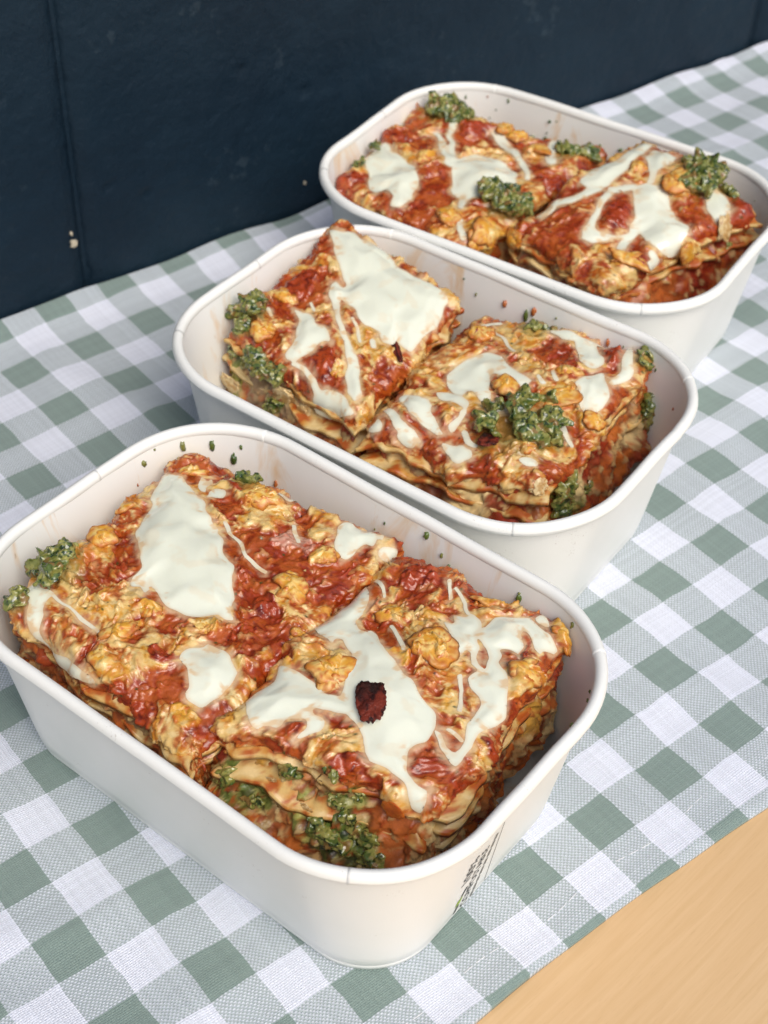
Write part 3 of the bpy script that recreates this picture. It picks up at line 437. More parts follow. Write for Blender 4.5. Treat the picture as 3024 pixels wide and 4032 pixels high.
lumps=[(29.0,59.6,6.9,5.2,0.32,0),(49.4,15.8,8.4,2.8,0.4,1),(26.0,30.2,6.8,8.0,0.84,2),(17.6,70.4,4.5,4.5,0.84,2),(50.6,68.6,4.3,9.4,0.84,2),(56.6,36.8,4.9,5.0,0.14,1),(53.6,19.4,5.4,4.3,0.84,2),(3.8,-1.6,3.8,4.4,0.84,1),(12.8,55.4,3.2,3.7,0.84,0)],
smears=[(32.6,69.2,12.2),(40.4,74.6,6.1)],
  spots=[('pesto', [50.6, 36.3, 64.0], [0.08, -0.02, 1.0], 19.7, 17.8, 30), ('pesto', [60.2, 37.3, 58.2], [0.39, 0.75, 0.54], 6.6, 9.9, 0), ('side_pesto', [69.0, 20.8, 46.7], [0.96, -0.28, -0.06], 4.3, 4.3, 0), ('side_cream', [67.5, 18.4, 55.8], [0.85, -0.33, 0.4], 6.4, 9.7, 0)],
  pours=[
   ([[(2.6,69.2),(5.0,69.8),(6.2,71.6),(7.4,67.4),(9.2,56.6),(12.2,48.8),(14.0,39.2),(12.8,34.4),(8.6,32.0),(5.0,31.4),(4.4,37.4),(0.2,49.4),(3.8,53.0),(3.2,60.8)]],[[(12.2,35.0,1.68),(9.8,24.2,1.68),(5.0,20.6,1.32),(3.2,14.6,1.8)]],1.4),
   ([[(20.0,45.8),(22.4,51.8),(27.2,54.2),(30.8,52.4),(33.8,49.4),(44.0,44.0),(47.6,45.8),(51.2,41.0),(52.4,35.6),(56.0,33.2),(56.6,31.4),(53.6,28.4),(50.0,27.2),(45.2,26.6),(37.4,30.2),(41.0,23.6),(43.4,16.4),(42.2,13.4),(39.2,18.2),(36.2,23.6),(34.4,18.8),(32.6,13.4),(28.4,12.2),(24.8,14.6),(24.8,17.0),(29.6,19.4),(33.8,21.8),(35.6,26.6),(31.4,33.2),(24.2,40.4)]],[[(20.0,46.4,1.2),(15.8,38.6,1.32),(20.0,27.8,1.07),(26.0,18.2,1.3)]],1.6),
   ([[(10.4,60.2),(8.6,68.6),(15.2,69.8),(17.6,70.4),(17.6,70.4),(19.4,66.2),(19.4,63.2),(19.4,59.0),(23.6,53.0),(23.0,50.0),(18.8,57.2)]],[],1.1),
   ([],[[(51.8,24.8,1.16),(55.4,25.4,1.28),(54.8,22.4,1.74)]],0.9),
   ([[(39.2,62.0),(38.6,69.2),(42.8,69.2),(49.4,65.0),(51.2,63.2),(51.8,58.4),(47.6,59.6),(43.4,60.2)]],[],1.1),
  ]),
}
# ------------------------------------------------------------------ mesh helpers
def mesh_from(name, V, F, col=None, uv=None, smooth=True):
    me = bpy.data.meshes.new(name); V = np.asarray(V, np.float32).reshape(-1, 3); F = np.asarray(F, np.int32); k = F.shape[1]
    me.vertices.add(len(V)); me.vertices.foreach_set('co', V.ravel())
    me.loops.add(F.size); me.loops.foreach_set('vertex_index', F.ravel())
    me.polygons.add(len(F)); me.polygons.foreach_set('loop_start', np.arange(0, F.size, k, dtype=np.int32)); me.polygons.foreach_set('loop_total', np.full(len(F), k, np.int32))
    me.polygons.foreach_set('use_smooth', np.full(len(F), smooth))
    if uv is not None:
        l = me.uv_layers.new(name='weave'); l.data.foreach_set('uv', np.asarray(uv, np.float32).reshape(-1, 2)[F.ravel()].ravel())
    if col is not None:
        c = np.ones((len(V), 4), np.float32); c[:, :3] = np.asarray(col).reshape(-1, 3)
        a = me.color_attributes.new('Col', 'FLOAT_COLOR', 'POINT'); a.data.foreach_set('color', c.ravel())
    me.update(); me.validate()
    return me

def grid_faces(nx, ny, keep=None):
    i, j = np.meshgrid(np.arange(nx - 1), np.arange(ny - 1), indexing='ij'); a = i * ny + j
    F = np.stack([a, a + ny, a + ny + 1, a + 1], -1)
    return F[keep] if keep is not None else F.reshape(-1, 4)

def compact(V, F, C=None):
    u, inv = np.unique(F.ravel(), return_inverse=True)
    return V.reshape(-1, 3)[u], inv.reshape(F.shape), (C.reshape(-1, 3)[u] if C is not None else None)

def link(name, me, mat, parent=None, loc=(0, 0, 0)):
    o = bpy.data.objects.new(name, me); sc.collection.objects.link(o)
    if me is not None and mat is not None: me.materials.append(mat)
    if parent: o.parent = parent
    o.location = loc
    return o

def tag(o, label=None, cat=None, group=None, kind=None):
    for k, v in (('label', label), ('category', cat), ('group', group), ('kind', kind)):
        if v: o[k] = v
    return o

def empty(name, loc, rz=0.):
    o = bpy.data.objects.new(name, None); sc.collection.objects.link(o); o.empty_display_size = .01
    o.location = loc; o.rotation_euler = (0, 0, rz)
    return o

# ------------------------------------------------------------------ material helpers
class NT:
    def __init__(s, name):
        s.m = bpy.data.materials.new(name); s.m.use_nodes = True; s.t = s.m.node_tree; s.b = s.t.nodes['Principled BSDF']
    def n(s, kind, **kw):
        x = s.t.nodes.new('ShaderNode' + kind)
        for k, v in kw.items():
            if k in x.inputs: x.inputs[k].default_value = v
            else: setattr(x, k, v)
        return x
    def l(s, a, b): s.t.links.new(a, b)
    def math(s, op, a, b=None, c=None):
        x = s.n('Math', operation=op)
        for i, v in enumerate((a, b, c)):
            if v is None: continue
            if isinstance(v, (int, float)): x.inputs[i].default_value = v
            else: s.l(v, x.inputs[i])
        return x.outputs[0]
    def mixc(s, f, a, b):
        x = s.n('Mix', data_type='RGBA')
        for sock, v in ((x.inputs[0], f), (x.inputs[6], a), (x.inputs[7], b)):
            if isinstance(v, (int, float)): sock.default_value = v
            elif isinstance(v, (tuple, list, np.ndarray)): sock.default_value = (*v, 1) if len(v) == 3 else v
            else: s.l(v, sock)
        return x.outputs[2]
    def noise(s, scale, detail=3, rough=.5, vec=None, dist=0.):
        x = s.n('TexNoise'); x.inputs['Scale'].default_value = scale; x.inputs['Detail'].default_value = detail; x.inputs['Roughness'].default_value = rough; x.inputs['Distortion'].default_value = dist
        if vec is not None: s.l(vec, x.inputs['Vector'])
        return x.outputs['Fac']
    def ramp(s, f, stops):
        x = s.n('ValToRGB'); cr = x.color_ramp
        while len(cr.elements) < len(stops): cr.elements.new(.5)
        for e, (p, c) in zip(cr.elements, stops): e.position = p; e.color = (*c, 1) if len(c) == 3 else c
        s.l(f, x.inputs[0]); return x.outputs[0]
    def bump(s, h, strength, dist):
        x = s.n('Bump'); x.inputs['Strength'].default_value = strength; x.inputs['Distance'].default_value = dist; s.l(h, x.inputs['Height']); s.l(x.outputs[0], s.b.inputs['Normal']); return x

def food_mat(name, rough=(.25, .55), sss=.12, sss_r=(1, .45, .25), bump=.35, coat=0., scale=.0015, spec=.5, vary=.3):
    M = NT(name); at = M.n('Attribute', attribute_name='Col'); geo = M.n('NewGeometry').outputs['Position']
    n1 = M.noise(900, 4, .6, geo); n2 = M.noise(300, 3, .5, geo)
    v = M.n('HueSaturation'); M.l(at.outputs['Color'], v.inputs['Color']); M.l(M.math('MULTIPLY_ADD', n1, vary, 1 - vary / 2), v.inputs['Value'])
    M.l(v.outputs[0], M.b.inputs['Base Color'])
    M.l(M.math('MULTIPLY_ADD', n2, (rough[1] - rough[0]) * 1.6, rough[0] - (rough[1] - rough[0]) * .3), M.b.inputs['Roughness'])
    M.b.inputs['Subsurface Weight'].default_value = sss; M.b.inputs['Subsurface Radius'].default_value = sss_r; M.b.inputs['Subsurface Scale'].default_value = scale
    M.b.inputs['Specular IOR Level'].default_value = spec; M.b.inputs['Coat Weight'].default_value = coat; M.b.inputs['Coat Roughness'].default_value = .1
    M.bump(n1, bump, .0006)
    return M.m

mat_crust = food_mat('baked curd and tomato crust', (.14, .4), 0, bump=.25, coat=.25)
mat_fill = food_mat('meat and vegetable filling', (.18, .42), 0)
mat_pasta = food_mat('pasta', (.25, .45), 0, bump=.15)
mat_sauce = food_mat('cream sauce', (.16, .26), .12, (1, .9, .7), bump=.0, coat=.7, scale=.0012, vary=.04)
mat_pesto = food_mat('herb pesto', (.14, .36), 0, bump=.2, coat=.6)
mat_curd = food_mat('curd cheese', (.28, .5), 0, bump=.3)
mat_onion = food_mat('onion', (.15, .35), .4, bump=.1)
mat_bacon = food_mat('bacon', (.35, .6), .0, bump=.8, spec=.3)

# ------------------------------------------------------------------ wall of painted blocks
W0 = np.array([-158.8, 501.4]); WA = math.radians(37.725); WD = np.array([math.cos(WA), math.sin(WA)])
M = NT('dark blue masonry paint'); co = M.n('NewGeometry').outputs['Position']
n = M.noise(9, 5, .6, co); n2 = M.noise(140, 4, .6, co); n3 = M.noise(34, 4, .65, co)
wc = M.mixc(M.math('MULTIPLY', M.math('SUBTRACT', n, .35), 1.6), lin(17, 34, 47), lin(33, 54, 68))
sc1 = M.ramp(M.math('MULTIPLY', M.noise(170, 3, .6, co), M.noise(22, 2, .5, co)), [(.36, (0, 0, 0)), (.42, (1, 1, 1))])
M.l(M.mixc(M.math('MULTIPLY', sc1, .16), wc, lin(84, 98, 106)), M.b.inputs['Base Color'])
M.l(M.math('MULTIPLY_ADD', n3, .3, .38), M.b.inputs['Roughness']); M.b.inputs['Specular IOR Level'].default_value = .22
h = M.math('ADD', M.math('MULTIPLY', n2, .5), n3); M.bump(h, .55, .0035); mat_wall = M.m
M = NT('bare chipped masonry'); M.b.inputs['Base Color'].default_value = (*lin(196, 184, 160), 1); M.b.inputs['Roughness'].default_value = .8; mat_chip = M.m

wall = empty('painted_block_wall', (W0[0] * MM, W0[1] * MM, -.03), WA)
tag(wall, 'dark navy painted block wall behind the checked tablecloth', 'wall')
JOINTS = [42., 440.]
def block_mesh(lx, lz, seed):
    st = 2.2; nx = int(lx / st) + 1; nz = int(lz / st) + 1
    x = np.linspace(0, lx, nx); z = np.linspace(0, lz, nz); X, Z = np.meshgrid(x, z, indexing='ij')
    ed = np.minimum(np.minimum(X, lx - X), np.minimum(Z, lz - Z)) + .5 * perlin(X / 14, Z / 14, seed)
    f1, f2, cid = worley(X / 34, Z / 34, seed + 2)
    pit = (1 - sm(.03, .075, f1)) * (cid > .82) * 1.8
    Y = 3.0 * (1 - sm(-1, 7., ed)) + pit + .35 * fbm(X / 40, Z / 40, seed + 1, 4) + .2 * fbm(X / 7, Z / 7, seed + 3, 2)
    V = np.stack([X, Y, Z], -1).reshape(-1, 3); F = grid_faces(nx, nz)
    # sides and back
    b = len(V); idx = np.arange(nx * nz).reshape(nx, nz)
    ring = np.concatenate([idx[:-1, 0], idx[-1, :-1], idx[::-1][:-1, -1], idx[0, ::-1][:-1]])
    R = V[ring].copy(); R[:, 1] = 60; V = np.vstack([V, R]); k = len(ring); ar = np.arange(k); nxt = (ar + 1) % k
    F = np.vstack([F, np.stack([ring[nxt], ring, b + ar, b + nxt], 1)])
    return mesh_from('block', V * MM, F)
bed = 198.
for row in range(3):
    xs = [JOINTS[0] - 398 * 2, JOINTS[0] - 398, JOINTS[0], JOINTS[1]] if row % 2 == 0 else [JOINTS[0] - 199 - 398, JOINTS[0] - 199, JOINTS[0] + 199, JOINTS[0] + 199 + 398]
    for i, x in enumerate(xs):
        o = link('block', block_mesh(396, 196, 400 + row * 10 + i), mat_wall, wall, ((x + 1.0) * MM, 0, row * bed * MM))
mj = mesh_from('mortar', np.array([(x, y, z) for x in (-800, 850) for y in (3.3, 55) for z in (0, 590)]) * MM, np.array([(0, 1, 3, 2), (4, 6, 7, 5), (0, 4, 5, 1), (2, 3, 7, 6), (0, 2, 6, 4), (1, 5, 7, 3)]), smooth=False)
link('mortar', mj, mat_wall, wall)
rng = random.Random(5)
for (a, z, r) in ((36.9, 26.6, 2.0), (36.4, 31.5, .9), (150., 17., .9)):
    bm = bmesh.new(); bmesh.ops.create_icosphere(bm, subdivisions=2, radius=1)
    for v in bm.verts: v.co = Vector((v.co.x * r * .7, v.co.y * .9, v.co.z * r)) * MM * (1 + .3 * rng.uniform(-1, 1))
    me = bpy.data.meshes.new('paint_chip'); bm.to_mesh(me); bm.free()
    link('paint_chip', me, mat_chip, wall, (a * MM, .0, (z + 30) * MM))

# ------------------------------------------------------------------ wooden table
M = NT('pale oiled wood'); tc = M.n('TexCoord').outputs['Object']
mp = M.n('Mapping'); mp.inputs['Scale'].default_value = (5, 110, 110); M.l(tc, mp.inputs[0])
g1 = M.noise(5, 6, .6, mp.outputs[0], .6); g2 = M.noise(14, 2, .5, tc); mp2 = M.n('Mapping'); mp2.inputs['Scale'].default_value = (60, 900, 900); M.l(tc, mp2.inputs[0]); g3 = M.noise(3, 2, .5, mp2.outputs[0])
c = M.mixc(M.ramp(g1, [(.35, (0, 0, 0)), (.65, (1, 1, 1))]), lin(216, 180, 132), lin(224, 190, 144)); c = M.mixc(M.math('MULTIPLY', g2, .4), c, lin(208, 166, 114))
sp = M.ramp(g3, [(.62, (0, 0, 0)), (.75, (1, 1, 1))]); c = M.mixc(M.math('MULTIPLY', sp, .14), c, lin(150, 100, 56))
M.l(c, M.b.inputs['Base Color']); M.b.inputs['Roughness'].default_value = .5; M.bump(M.math('ADD', g1, g3), .06, .0008); mat_wood = M.m
table = empty('table', (0.02, .45, -.0012), math.radians(46.)); tag(table, 'pale wooden table top showing beyond the hem of the cloth', 'table')
def board(w_, l_, t_, x, y):
    bm = bmesh.new(); bmesh.ops.create_cube(bm, size=1)
    for v in bm.verts: v.co = Vector((v.co.x * l_, v.co.y * w_, v.co.z * t_ - t_ / 2))
    bmesh.ops.bevel(bm, geom=bm.edges[:], offset=.0006, segments=2, affect='EDGES')
    me = bpy.data.meshes.new('board'); bm.to_mesh(me); bm.free(); return me
wb = .118
for i in range(-6, 4):
    y = -.32 + .035 + i * wb
    link('board', board(wb - .0004, 1.5, .022, 0, 0), mat_wood, table, (.0, y + .3, 0))

# ------------------------------------------------------------------ gingham tablecloth
GX, GY, GT, GC = -108.369, 262.309, .7011, 14.492
BOXES = {'A': (-26.768, 289.947, -.6483), 'B': (14.167, 410.751, -.6093), 'C': (60.193, 526.259, -.5565)}
cu, su = math.cos(GT), math.sin(GT)
st = .25
U, V = np.meshgrid(np.arange(-14, 50 + st, st), np.arange(-17, 10.01, st), indexing='ij')
def hem_v(u): return 9.27 + .12 * np.cos((u - 7.5) * .42) * -1 + .05 * perlin(u / 2.2, u * 0 + 2, 3)
def wall_v(u):            # cloth stops where it meets the wall
    # wall line in cloth coordinates
    p0 = W0 - [GX, GY]; u0 = (cu * p0[0] + su * p0[1]) / GC; v0 = -(-su * p0[0] + cu * p0[1]) / GC
    du = (cu * WD[0] + su * WD[1]); dv = -(-su * WD[0] + cu * WD[1])
    return v0 + (u - u0) * dv / du
lo, hi = wall_v(U) + .12, hem_v(U)
tV = (V - V.min()) / (V.max() - V.min()); VV = lo + tV * (hi - lo)
Xc = GX + cu * U * GC - su * (-VV * GC); Yc = GY + su * U * GC + cu * (-VV * GC)
fold = np.full(U.shape, 99.)
for bx, by, bt in BOXES.values():
    c, s = math.cos(bt), math.sin(bt); lx = c * (Xc - bx) + s * (Yc - by); ly = -s * (Xc - bx) + c * (Yc - by)
    qx, qy = np.abs(lx) - 50, np.abs(ly) - 24
    fold = np.minimum(fold, np.hypot(np.maximum(qx, 0), np.maximum(qy, 0)) - 24)
free = sm(2, 26, fold)
dw = (VV - lo) * GC
Zc = free * (1.3 + 2.0 * perlin(U / 6.5, VV / 9., 21) + 1.1 * perlin(U / 3., VV / 5., 22)) * sm(0, 22, (hi - VV) * GC)
crease = np.exp(-(perlin(U / 9. + .5 * perlin(U / 5, VV / 5, 31), VV / 6., 32) * 9) ** 2) * 1.1 * free
Zc = np.maximum(Zc, 0) * .9 + crease + (1 - sm(0, 18, dw)) * (3.2 + 3.0 * perlin(U / 3.2, U * 0 + 7, 23)) 
Zc = Zc + .35 * (1 - sm(0, 1.0, np.abs((hi - VV) * GC - 5.))) * 0 + .25 * sm(0, 2, 9 - (hi - VV) * GC) 
P = np.stack([Xc, Yc, Zc], -1); nu, nv = U.shape
# hem: fold the last row down to the table
tail = P[:, -1].copy(); tail[:, 2] = -1.1; back = (P[:, -1] + (P[:, -2] - P[:, -1]) * 2); back[:, 2] = -1.1
P = np.concatenate([P, tail[:, None], back[:, None]], 1); UV = np.stack([U, VV], -1); UV = np.concatenate([UV, UV[:, -1:], UV[:, -1:]], 1)
M = NT('woven green and white gingham'); uvn = M.n('UVMap', uv_map='weave').outputs[0]
sx = M.n('SeparateXYZ'); wv = M.n('TexNoise'); wv.inputs['Scale'].default_value = .9; wv.inputs['Detail'].default_value = 3; M.l(uvn, wv.inputs['Vector'])
vm = M.n('VectorMath', operation='MULTIPLY_ADD'); M.l(wv.outputs['Color'], vm.inputs[0]); vm.inputs[1].default_value = (.16, .16, 0); M.l(uvn, vm.inputs[2])
M.l(vm.outputs[0], sx.inputs[0]); u_, v_ = M.math('SUBTRACT', sx.outputs[0], .08), M.math('SUBTRACT', sx.outputs[1], .08)
NTH = 21.
def par(x): return M.math('FLOORED_MODULO', M.math('FLOOR', x), 2.)
gu, gv = par(u_), par(v_)
tu, tv = M.math('MULTIPLY', u_, NTH), M.math('MULTIPLY', v_, NTH)
chk = M.math('FLOORED_MODULO', M.math('ADD', M.math('FLOOR', tu), M.math('FLOOR', tv)), 2.)
white, green = tuple(lin(229, 233, 244)), tuple(lin(136, 154, 147))
def thread(g, t, seed):
    wn = M.n('TexWhiteNoise', noise_dimensions='1D'); M.l(M.math('ADD', M.math('FLOOR', t), seed), wn.inputs['W'])
    c = M.mixc(g, white, green); hs = M.n('HueSaturation'); M.l(c, hs.inputs['Color']); M.l(M.math('MULTIPLY_ADD', wn.outputs['Value'], .14, .93), hs.inputs['Value']); return hs.outputs[0]
M.l(M.mixc(M.math('MULTIPLY_ADD', chk, .4, .3), thread(gu, tu, .5), thread(gv, tv, 77.5)), M.b.inputs['Base Color'])
def prof(t): return M.math('ABSOLUTE', M.math('SINE', M.math('MULTIPLY', t, math.pi)))
hh = M.math('ADD', M.math('MULTIPLY', prof(tu), M.math('MULTIPLY_ADD', chk, -.7, 1.)), M.math('MULTIPLY', prof(tv), M.math('MULTIPLY_ADD', chk, .7, .3)))
M.bump(hh, .55, .0004); M.b.inputs['Roughness'].default_value = .85; M.b.inputs['Specular IOR Level'].default_value = .2
M.b.inputs['Sheen Weight'].default_value = .15; mat_cloth = M.m
cloth = link('tablecloth', mesh_from('tablecloth', P.reshape(-1, 3) * MM, grid_faces(nu, nv + 2), uv=UV.reshape(-1, 2)), mat_cloth)
tag(cloth, 'green and white gingham cotton tablecloth under the three food boxes', 'tablecloth')
# running stitches of the hem, showing white on the darker checks
M = NT('white sewing thread'); M.b.inputs['Base Color'].default_value = (.8, .8, .82, 1); M.b.inputs['Roughness'].default_value = .7; mat_thread = M.m
def tube(pts, rad, seg=6):
    pts = np.array(pts, float); n = len(pts); T = np.gradient(pts, axis=0); T /= np.linalg.norm(T, axis=1, keepdims=True) + 1e-12
    up = np.array([0, 0, 1.]); A = np.cross(T, up); A /= np.linalg.norm(A, axis=1, keepdims=True) + 1e-9; B = np.cross(A, T); r = np.broadcast_to(np.asarray(rad, float), (n,))
    an = np.linspace(0, 2 * np.pi, seg, endpoint=False)
    V = pts[:, None] + r[:, None, None] * (np.cos(an)[None, :, None] * A[:, None] + np.sin(an)[None, :, None] * B[:, None])
    F = [(i * seg + k, i * seg + (k + 1) % seg, (i + 1) * seg + (k + 1) % seg, (i + 1) * seg + k) for i in range(n - 1) for k in range(seg)]
    return V.reshape(-1, 3), np.array(F)
from_uv = lambda u, v: (GX + cu * u * GC + su * v * GC, GY + su * u * GC - cu * v * GC)
for k in range(-2, 9):
    u0 = 1.07 + 2 * k
    for j in range(3):
        a, b = u0 + j * .32, u0 + j * .32 + .22
        pts = [(*from_uv(t, 8.42 + .08 * math.sin(t * 2)), .55) for t in np.linspace(a, b, 5)]
        Vt, Ft = tube(pts, .13); link('hem_stitch', mesh_from('hem_stitch', Vt * MM, Ft), mat_thread, cloth)

# ------------------------------------------------------------------ paper food boxes
def rrect(hx, hy, r, per=24, mid=(30, 16)):
    P = []
    for sxn, syn, a0, nm in ((1, 1, 0, mid[0]), (-1, 1, 90, mid[1]), (-1, -1, 180, mid[0]), (1, -1, 270, mid[1])):
        for t in np.linspace(a0, a0 + 90, per):
            a = math.radians(t); P.append((sxn * (hx - r) + r * math.cos(a), syn * (hy - r) + r * math.sin(a)))
        # straight run to the next corner
        nxt = {(1, 1): (-1, 1), (-1, 1): (-1, -1), (-1, -1): (1, -1), (1, -1): (1, 1)}[(sxn, syn)]
        a = math.radians(a0 + 90); p = np.array(P[-1]); q = np.array((nxt[0] * (hx - r) + r * math.cos(a), nxt[1] * (hy - r) + r * math.sin(a)))
        for t in np.linspace(0, 1, nm + 2)[1:-1]: P.append(tuple(p + (q - p) * t))
    return np.array(P)

def loft(rings, close_last=False):
    n = len(rings[0]); V = np.vstack(rings); F = []
    for i in range(len(rings) - 1):
        a = np.arange(n); b = (a + 1) % n; F.append(np.stack([i * n + a, i * n + b, (i + 1) * n + b, (i + 1) * n + a], 1))
    return V, np.vstack(F)

def paper_mat(name, seed, inside):
    M = NT(name); oc = M.n('TexCoord').outputs['Object']
    mp = M.n('Mapping'); mp.inputs['Location'].default_value = (seed, seed * .7, 0); M.l(oc, mp.inputs[0]); v = mp.outputs[0]
    n = M.noise(60, 3, .5, v); f = M.noise(2200, 2, .5, v)
    col = M.mixc(n, lin(237, 238, 231), lin(243, 243, 238))
    if inside:
        # dried streaks of sauce and oil, and flecks of herb, on the inner face
        sx = M.n('Mapping'); sx.inputs['Scale'].default_value = (1, 1, .35); M.l(v, sx.inputs[0])
        s1 = M.noise(42, 5, .65, sx.outputs[0], .8); s2 = M.noise(260, 4, .6, sx.outputs[0], .5); s3 = M.noise(90, 2, .5, v)
        k = M.ramp(s1, [(.58, (0, 0, 0)), (.7, (1, 1, 1))]); col = M.mixc(M.math('MULTIPLY', k, .7), col, lin(224, 184, 124))
        k2 = M.ramp(s2, [(.66, (0, 0, 0)), (.72, (1, 1, 1))]); col = M.mixc(M.math('MULTIPLY', M.math('MULTIPLY', k2, k), .8), col, lin(150, 108, 40))
    else:
        s2 = M.noise(1500, 2, .5, v); s3 = M.noise(70, 3, .5, v)
        k = M.ramp(M.math('MULTIPLY', s2, s3), [(.43, (0, 0, 0)), (.46, (1, 1, 1))]); col = M.mixc(M.math('MULTIPLY', k, .3), col, lin(140, 120, 96))
    M.l(col, M.b.inputs['Base Color']); M.b.inputs['Roughness'].default_value = .42 if inside else .5
    M.b.inputs['Specular IOR Level'].default_value = .4; M.bump(M.math('ADD', f, M.math('MULTIPLY', n, 2.)), .05, .0006)
    return M.m

def make_box(key, label, dL, dW, seed):
    bx, by, bt = BOXES[key]
    root = empty('takeaway_food_box', (bx * MM, by * MM, 0), bt); tag(root, label, 'food box', 'white paper boxes of lasagne')
    hx, hy = (BOX_L + dL) / 2, (BOX_W + dW) / 2; tr = 1.9
    mo, mi = paper_mat('outer paper', seed, False), paper_mat('inner paper', seed, True)
    def ring(z, off=0., bow=0.):
        t = np.clip(1 - z / BOX_H, 0, 1)
        p = rrect(hx - 2.6 - (INSET - 2.6) * t - off, hy - 2.6 - (INSET - 2.6) * t - off, max(BOX_R - 2.6 + (BASE_R - BOX_R + 2.6) * t - off, 3))
        b = bow * .5
        p = p + np.sign(p) * np.stack([np.zeros(len(p)), b * np.clip(1 - (p[:, 0] / (hx * .7)) ** 2, 0, 1)], 1)
        return np.column_stack([p, np.full(len(p), z)])
    # outer wall with the pressed foot, then the underside
    zs = [0.0, .25, 2.6, 2.9, 3.3, 8, 16, 24, 32, 40, 48, 54, 57.4]
    rings = [ring(zs[0], 1.1), ring(zs[1], .35), ring(2.6, .1), ring(2.9, .32), ring(3.3, .08)] + [ring(z, 0, 1.4 * math.sin(z / BOX_H * 3.14)) for z in zs[5:]]
    rings = [ring(1.0, 4.5), ring(.6, 2.)] + rings
    V, F = loft(rings); link('outer_wall', mesh_from('outer_wall', V * MM, F), mo, root)
    rings = [ring(z, .55, 1.4 * math.sin(z / BOX_H * 3.14)) for z in (59, 54, 46, 38, 30, 22, 14, 6, 2.4, 1.4)] + [ring(1.1, 2.2)]
    c = rings[-1].copy(); rings += [np.column_stack([c[:, :2] * k, np.full(len(c), 1.05)]) for k in (.6, .02)]
    V, F = loft(rings); link('inner_wall', mesh_from('inner_wall', V * MM, F[:, ::-1]), mi, root)
    # rolled rim
    R = []
    for ph in np.linspace(0, 2 * np.pi, 17)[:-1]:
        o = tr - tr * math.cos(ph)
        p = rrect(hx - o, hy - o, BOX_R - o); n = len(p); s = np.arange(n) / n * 40
        z = BOX_H - 2.25 + 2.25 * math.sin(ph) + .34 * perlin(s / 2.5, s * 0 + seed, 5)
        p = p * (1 + .0028 * perlin(s / 1.7, s * 0 + seed + 9, 6))[:, None]
        R.append(np.column_stack([p, z]))
    R.append(R[0]); V, F = loft(R); rim = link('rolled_rim', mesh_from('rolled_rim', V * MM, F), mo, root)
    # overlap seams pressed into the rim
    for s in (.06, .31, .44, .55, .83):
        i = int(s * n); c = np.array([R[j][i] for j in range(17)]); d = R[4][(i + 1) % n] - R[4][i - 1]; d /= np.linalg.norm(d)
        mid = c[:-1].mean(0); a = mid + (c - mid) * 1.02; a1, a2 = a - d * .5, a + d * .5
        Vs = np.vstack([a1, a2, mid + (c - mid) * .9 - d * .5]); m_ = 17
        Fs = [(j, j + 1, m_ + j + 1, m_ + j) for j in range(16)] + [(j + 1, j, 2 * m_ + j, 2 * m_ + j + 1) for j in range(16)]
        link('rim_seam', mesh_from('rim_seam', Vs * MM, np.array(Fs)), mo, rim)
    # flecks of herb and sauce splashed on the inner wall
    rg = np.random.default_rng(int(seed * 10)); rr = {z: ring(z, .6) for z in range(40, 59)}
    for k in range(26):
        z = int(rg.integers(44, 58)); q = rr[z]; far = np.where(q[:, 1] > 20)[0]; c = q[rg.choice(far)]; sz = rg.uniform(.45, 1.0) ** 2 * 1.1
        v = FLECK * np.array([1, 1, rg.uniform(.8, 2.8)]) * sz * (1 + rg.uniform(-.35, .35, (len(FLECK), 1))) + c
        cc = [lin(86, 104, 44), lin(120, 122, 60), lin(60, 84, 36), lin(176, 100, 50)][rg.choice(4, p=[.35, .25, .2, .2])]
        link('herb_fleck', mesh_from('herb_fleck', v * MM, FLECK_F, np.broadcast_to(cc, (len(v), 3))), mat_pesto, root)
    return root, ring
_b = bmesh.new(); bmesh.ops.create_icosphere(_b, subdivisions=2, radius=1); FLECK = np.array([v.co[:] for v in _b.verts]); FLECK_F = np.array([[v.index for v in f_.verts] for f_ in _b.faces]); _b.free()
boxA, ringA = make_box('A', 'white paper box of lasagne in front, with black print on its end', .74, .35, 3.1)
boxB, ringB = make_box('B', 'white paper box of lasagne in the middle of the row', -1.1, -1.9, 8.3)
boxC, ringC = make_box('C', 'white paper box of lasagne at the back, nearest the dark wall', .37, 1.57, 5.7)

# print on the end of the front box
M = NT('black print'); M.b.inputs['Base Color'].default_value = (*lin(46, 44, 42), 1); M.b.inputs['Roughness'].default_value = .6; mat_ink = M.m
M = NT('grey print'); M.b.inputs['Base Color'].default_value = (*lin(128, 126, 120), 1); M.b.inputs['Roughness'].default_value = .6; mat_ink2 = M.m
M = NT('green print'); M.b.inputs['Base Color'].default_value = (*lin(150, 180, 60), 1); M.b.inputs['Roughness'].default_value = .6; mat_leaf = M.m
def on_end(y, z):
    """point on the outer face of the +x end at height z, sideways y"""
    r = ringA(z, -.12); i = np.where(r[:, 0] > 0)[0]; q = r[i]; o = np.argsort(q[:, 1]); q = q[o]
    return np.array([np.interp(y, q[:, 1], q[:, 0]), y, z])
def wrap(V2):
    return np.array([on_end(y, z) for y, z in V2])
def print_text(body, size, y0, z0, mat, name, stretch=1.0):
    cu_ = bpy.data.curves.new('t', 'FONT'); cu_.body = body; cu_.size = size; cu_.resolution_u = 3
    t = bpy.data.objects.new('t', cu_); sc.collection.objects.link(t); dg = bpy.context.evaluated_depsgraph_get(); dg.update()
    me = bpy.data.meshes.new_from_object(t.evaluated_get(dg)); bpy.data.objects.remove(t)
    co = np.array([v.co[:] for v in me.vertices])
    W = wrap(np.column_stack([y0 - co[:, 1], z0 + co[:, 0] * stretch]))
    for v, p in zip(me.vertices, W): v.co = Vector(p) * MM
    me.name = name; me.update(); return link(name, me, mat, boxA)
